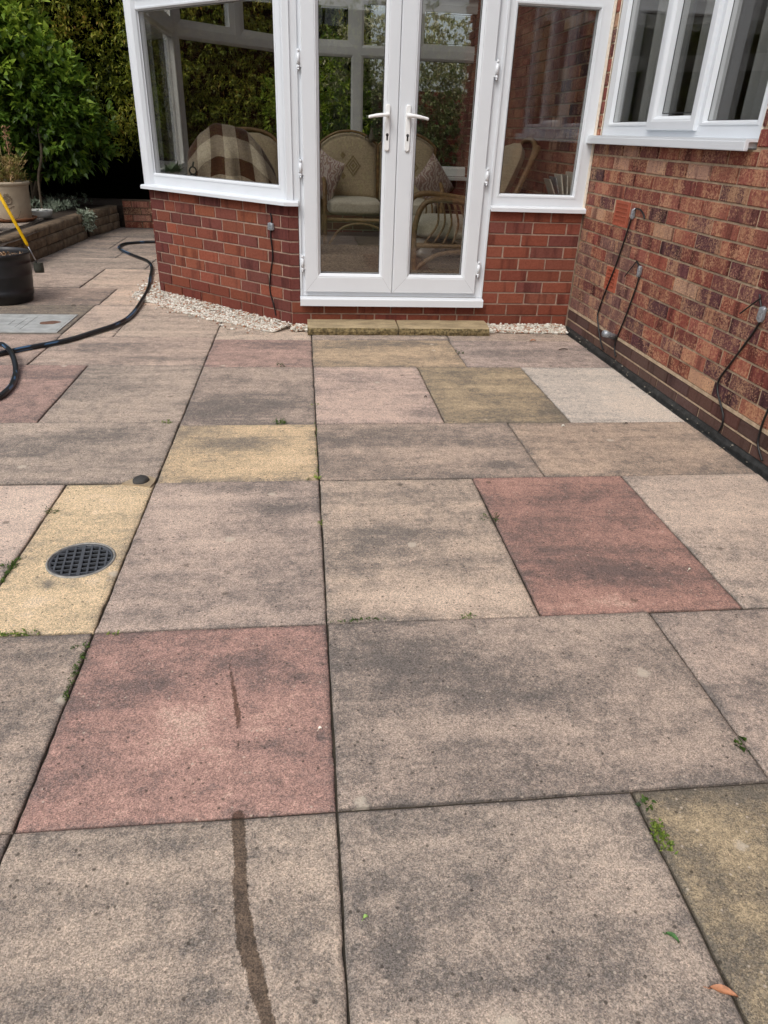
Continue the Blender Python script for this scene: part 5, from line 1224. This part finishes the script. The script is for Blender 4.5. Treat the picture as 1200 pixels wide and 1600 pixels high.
P1, N1 = lumpy(2000, (1.35, 7.75, 1.6), (1.15, .6, .95), .6, 2.4, 31, .3)
leafcloud('crown', vs_, VARM, P1, N1, 10, .055, .025, .7, tint=np.clip(.25+.5*(P1[:, 2]-.9), 0, 1))
b = MB(); b.tube([(1.1, 7.8, 0), (1.12, 7.8, 1.0), (1.1, 7.7, 1.7)], [.05, .04, .02], 8); b.build('stem', TWIG, vs_)
gs = thing('green_shrub', (.2, 7.6, 0), 'bright green bush behind the left door pane', 'shrub')
P1, N1 = lumpy(700, (.2, 7.65, 1.35), (.75, .5, .75), .6, 2.4, 33, .3); leafcloud('crown', gs, SHRUBM, P1, N1, 9, .06, .026, .6, tint=.3+.5*np.random.rand(len(P1)))
b = MB(); b.tube([(.2, 7.7, 0), (.22, 7.7, 1.0), (.2, 7.65, 1.5)], [.045, .035, .02], 8); b.build('stem', TWIG, gs)
bw = thing('boundary_wall', (2.6, 8.7, 0), 'dark red brick boundary wall behind the variegated shrub', 'brick wall'); b = MB(); b.box(.9, 6, 8.7, 8.9, 0, 1.7); b.build('wall', INBR, bw)
# silver ground cover and tuft
n = 420; X = np.random.uniform(-3.9, -2.66, n); Y = 6.0+np.random.rand(n)*1.6; P = np.stack([X, Y, .27+np.random.rand(n)*.10], 1)
leafcloud('silver_ground_cover', None, SILVM, P, np.tile([0, -.3, 1.], (n, 1)), 12, .035, .007, .5, loc=(-3.2, 6.7, .25), tint=.3+.3*np.random.rand(n), label='low silvery green ground cover along the bed above the stone wall', cat='ground cover', kind='stuff')
n = 130; a = np.random.rand(n)*6.3; q = np.random.rand(n)**.6*.11; P = np.stack([-2.49+q*np.cos(a)*.8, 6.42+q*np.sin(a), .30-np.random.rand(n)*.20], 1)
leafcloud('silver_tuft', None, SILVM, P, np.tile([.6, -.5, .2], (n, 1)), 12, .035, .012, .6, loc=(-2.47, 6.42, .2), tint=.6+.3*np.random.rand(n), label='silvery leaved tuft spilling over the gap in the stone wall', cat='plant')
# plant in the cream pot
pp_ = thing('potted_plant', (PXc, PYc, .55), 'straggly half dried plant growing in the cream pot', 'plant')
n = 170; a = np.random.rand(n)*6.3; q = np.random.rand(n)**.6*.22; P = np.stack([PXc+q*np.cos(a), PYc+q*np.sin(a), .62+np.random.rand(n)*.22], 1)
leafcloud('leaves', pp_, DRYM, P, np.stack([np.cos(a)*.5, np.sin(a)*.5, np.full(n, .8)], 1), 8, .05, .018, .55, tint=.2+.6*np.random.rand(n))
b = MB()
for k in range(26):
    a_ = random.uniform(0, 6.3); q_ = random.uniform(.05, .2); h_ = random.uniform(.2, .42); b.tube(spline([(PXc+.3*q_*math.cos(a_), PYc+.3*q_*math.sin(a_), .55), (PXc+.8*q_*math.cos(a_), PYc+.8*q_*math.sin(a_), .55+h_*.6), (PXc+1.4*q_*math.cos(a_), PYc+1.4*q_*math.sin(a_), .55+h_)], 4), .0025, 5)
b.build('stalks', simple('dry_stalk', 'a08a60', .8), pp_)
b = MB(); rs_ = onp(10, 220, (PXc-.1, PYc, 0), (-.3, 1, 0))
for k in range(120):
    c = rs_+Vector((random.gauss(0, .02), random.gauss(0, .02), random.uniform(-.12, .12))); d = Vector((random.uniform(-1, 1), random.uniform(-1, 1), random.uniform(-.3, 1)))*.014; s_ = Vector((random.uniform(-1, 1), random.uniform(-1, 1), random.uniform(-1, 1)))*.006; b.add([c, c+d+s_, c+d*1.6, c+d-s_], [(0, 1, 2, 3)])
b.tube([rs_-Vector((-.02, 0, .35)), rs_-Vector((0, 0, .1)), rs_+Vector((0, 0, .1))], .003, 5)
b.build('seed_head', simple('seed', '9c7458', .8), pp_)
b = MB(); b.tube(spline([onp(x, y, (-2.6, 5.0, 0), (-.4, 1, 0)) for x, y in ((-6, 340), (15, 344), (28, 341), (38, 339))], 5), .003, 5); b.tube(spline([onp(x, y, (-2.6, 5.0, 0), (-.4, 1, 0)) for x, y in ((28, 341), (31, 335), (32, 330))], 4), .002, 5)
tag(b.build('bare_twig', TWIG, None, loc=onp(15, 344, (-2.6, 5.0, 0), (-.4, 1, 0))), 'bare brown twig arching in front of the cream pot', 'twig')
# unseen hedges added to block sky and darken the reflections in the glass
hedge('unseen_rear_hedge', -9, 6, 0, 3.3, 2600, SHRUBM, 'unseen green hedge added behind the viewpoint to darken reflections', 'hedge', 8, .11, .045, seed=8)
rh = [o for o in bpy.data.objects if o.name == 'unseen_rear_hedge'][0]; rh.rotation_euler = (0, 0, math.pi); rh.location = (-1.5, -8.0, 0)
sh2 = hedge('unseen_side_hedge', -9, 9, 0, 3.2, 2600, HEDGEM, 'unseen leafy hedge added on the left to darken reflections', 'hedge', 8, .11, .04, seed=11)
sh2.rotation_euler = (0, 0, math.pi/2); sh2.location = (-9.5, -.5, 0)

# ================================================================== WEEDS and litter
WEEDM = foliage('weed', ['2a3e18', '405c22', '5f7a30', '8c9c44'], .5, .3)
def weed(px, py, n_, ll, lw_, label, r_=.012, tint=.5, flat=.3):
    c = onz(px, py, 0); a = np.random.rand(n_)*6.3; q = np.random.rand(n_)**.5*r_; P = np.stack([c.x+q*np.cos(a)*1.6, c.y+q*np.sin(a)*.7, np.full(n_, .003)], 1)
    leafcloud('weed', None, WEEDM, P, np.stack([np.cos(a), np.sin(a), np.full(n_, flat)], 1), 3, ll*.72, lw_*.72, .35, loc=c, tint=np.full(n_, tint), upb=.25, label=label, cat='weed', group='weeds growing in the paving joints')
def weedline(p0, p1, n_, ll, lw_, label, tint=.5, wd=.006):
    A0, B0 = onz(*p0), onz(*p1); t_ = np.random.rand(n_); P = np.array([list(A0.lerp(B0, k)) for k in t_])+np.random.normal(0, 1, (n_, 3))*np.array([wd, wd, 0]); P[:, 2] = .001
    a = np.random.rand(n_)*6.3
    leafcloud('moss', None, WEEDM, P, np.stack([np.cos(a), np.sin(a), np.full(n_, .5)], 1), 4, ll*.7, lw_*.8, .5, loc=A0.lerp(B0, .5), tint=np.full(n_, tint), label=label, cat='moss', group='moss strips in the paving joints')
weed(436, 662, 14, .03, .008, 'leafy weed on the far edge of the buff slab')
weed(262, 661, 8, .025, .009, 'small weed left of the long dark joint', tint=.8)
weed(490, 748, 7, .022, .012, 'yellowish weed at the near right corner of the buff slab', tint=.95)
weed(80, 800, 12, .02, .005, 'weed halfway along the left joint of the drain slab', tint=.3)
weed(14, 886, 14, .02, .005, 'weed at the left edge of the photograph beside the drain slab', tint=.3)
weed(766, 811, 9, .032, .006, 'spindly weed on the joint of the far red slab', tint=.35)
weed(732, 963, 9, .016, .005, 'tiny weed in the joint below the middle pale slab', tint=.6)
weed(502, 817, 5, .016, .008, 'tiny pale weed in the middle joint below the buff slab', tint=.9)
weed(1165, 1165, 5, .028, .013, 'broad leaved weed in the joint near the right edge', tint=.25)
weed(1012, 1257, 5, .02, .012, 'reddish green seedling at the corner of the near buff slab', tint=.4)
weed(127, 1013, 9, .014, .005, 'small weed at the far left corner of the near red slab', tint=.4)
weed(438, 572, 6, .03, .008, 'dark weed on the joint below the far red slab', tint=.1)
weed(717, 553, 6, .035, .008, 'dark weed on the slanting joint right of the tan slab', tint=.2)
weed(492, 632, 4, .018, .007, 'small yellow green sprig in the middle joint near the step', tint=.8)
weed(180, 989, 4, .012, .008, 'bright sprig in the joint below the drain slab', tint=.9)
weedline((1022, 1288), (1048, 1335), 60, .012, .005, 'bright moss in the joint beside the near buff slab', .85)
weedline((130, 1020), (100, 1095), 60, .008, .004, 'green moss along the left joint of the near red slab', .4, .004)
weedline((493, 660), (497, 750), 26, .008, .005, 'sparse moss in the middle joint beside the buff slab', .7, .003)
weedline((515, 972), (600, 966), 40, .007, .004, 'thin moss in the joint beyond the large grey slab', .4, .003)
weedline((30, 870), (0, 912), 50, .010, .005, 'moss in the joint at the left edge', .45, .004)
weedline((60, 990), (0, 992), 36, .010, .005, 'moss below the yellow drain slab', .75, .005)
def litter(px, py, ll, lw_, rz, col, label, cat='leaf', curl=.006):
    c = onz(px, py, .004); b = MB(); N = 8; V = []
    for i in range(N+1):
        t_ = i/N; w = lw_*math.sin(math.pi*min(1, t_**.8)*.98+.02); x = (t_-.5)*ll
        for s_ in (-1, 0, 1): V.append((x, s_*w/2, curl*(abs(s_)*.9)+curl*math.sin(t_*3.1)*.8))
    F = [(i*3+k, (i+1)*3+k, (i+1)*3+k+1, i*3+k+1) for i in range(N) for k in range(2)]
    b.add(V, F, True, Matrix.Translation(c) @ Matrix.Rotation(R(rz), 4, 'Z')); b.tube([c-Vector((math.cos(R(rz)), math.sin(R(rz)), 0))*ll*.7, c-Vector((math.cos(R(rz)), math.sin(R(rz)), 0))*ll*.45], .0008, 4)
    tag(b.build('fallen_'+('petal' if cat == 'petal' else 'leaf'), simple('litter_'+col, col, .6, 90, .3), None, loc=c), label, cat)
litter(1130, 1552, .042, .014, -25, 'b07a58', 'brown dry leaf near the bottom right corner')
litter(1050, 1467, .024, .009, -48, '3e6a2e', 'small green leaf on the near grey slab')
litter(571, 1436, .010, .006, 20, '8fb060', 'tiny pale green leaf on the near grey slab by the joint')
litter(833, 533, .04, .022, 10, 'a0643c', 'orange brown leaf on the joint before the gravel')
litter(880, 547, .06, .012, 5, '3a2c20', 'dark withered leaf with stalk near the house wall')
litter(880, 667, .018, .012, 0, 'e8e4d8', 'white petal on the slab near the house wall', 'petal')
litter(665, 621, .014, .008, 0, '2c2420', 'dark speck of leaf on the pinkish slab')
litter(115, 478, .03, .01, 0, '3a3228', 'dark leaf by the joint left of the hose')
litter(1077, 892, .010, .007, 0, 'd8d4c4', 'white chip on the far red slab', 'chip')
litter(500, 1141, .009, .007, 10, 'e4ddd0', 'white chip on the near red slab', 'chip')
litter(978, 663, .016, .006, 10, '3a2c22', 'dark seed on the joint by the pale slab', 'seed')
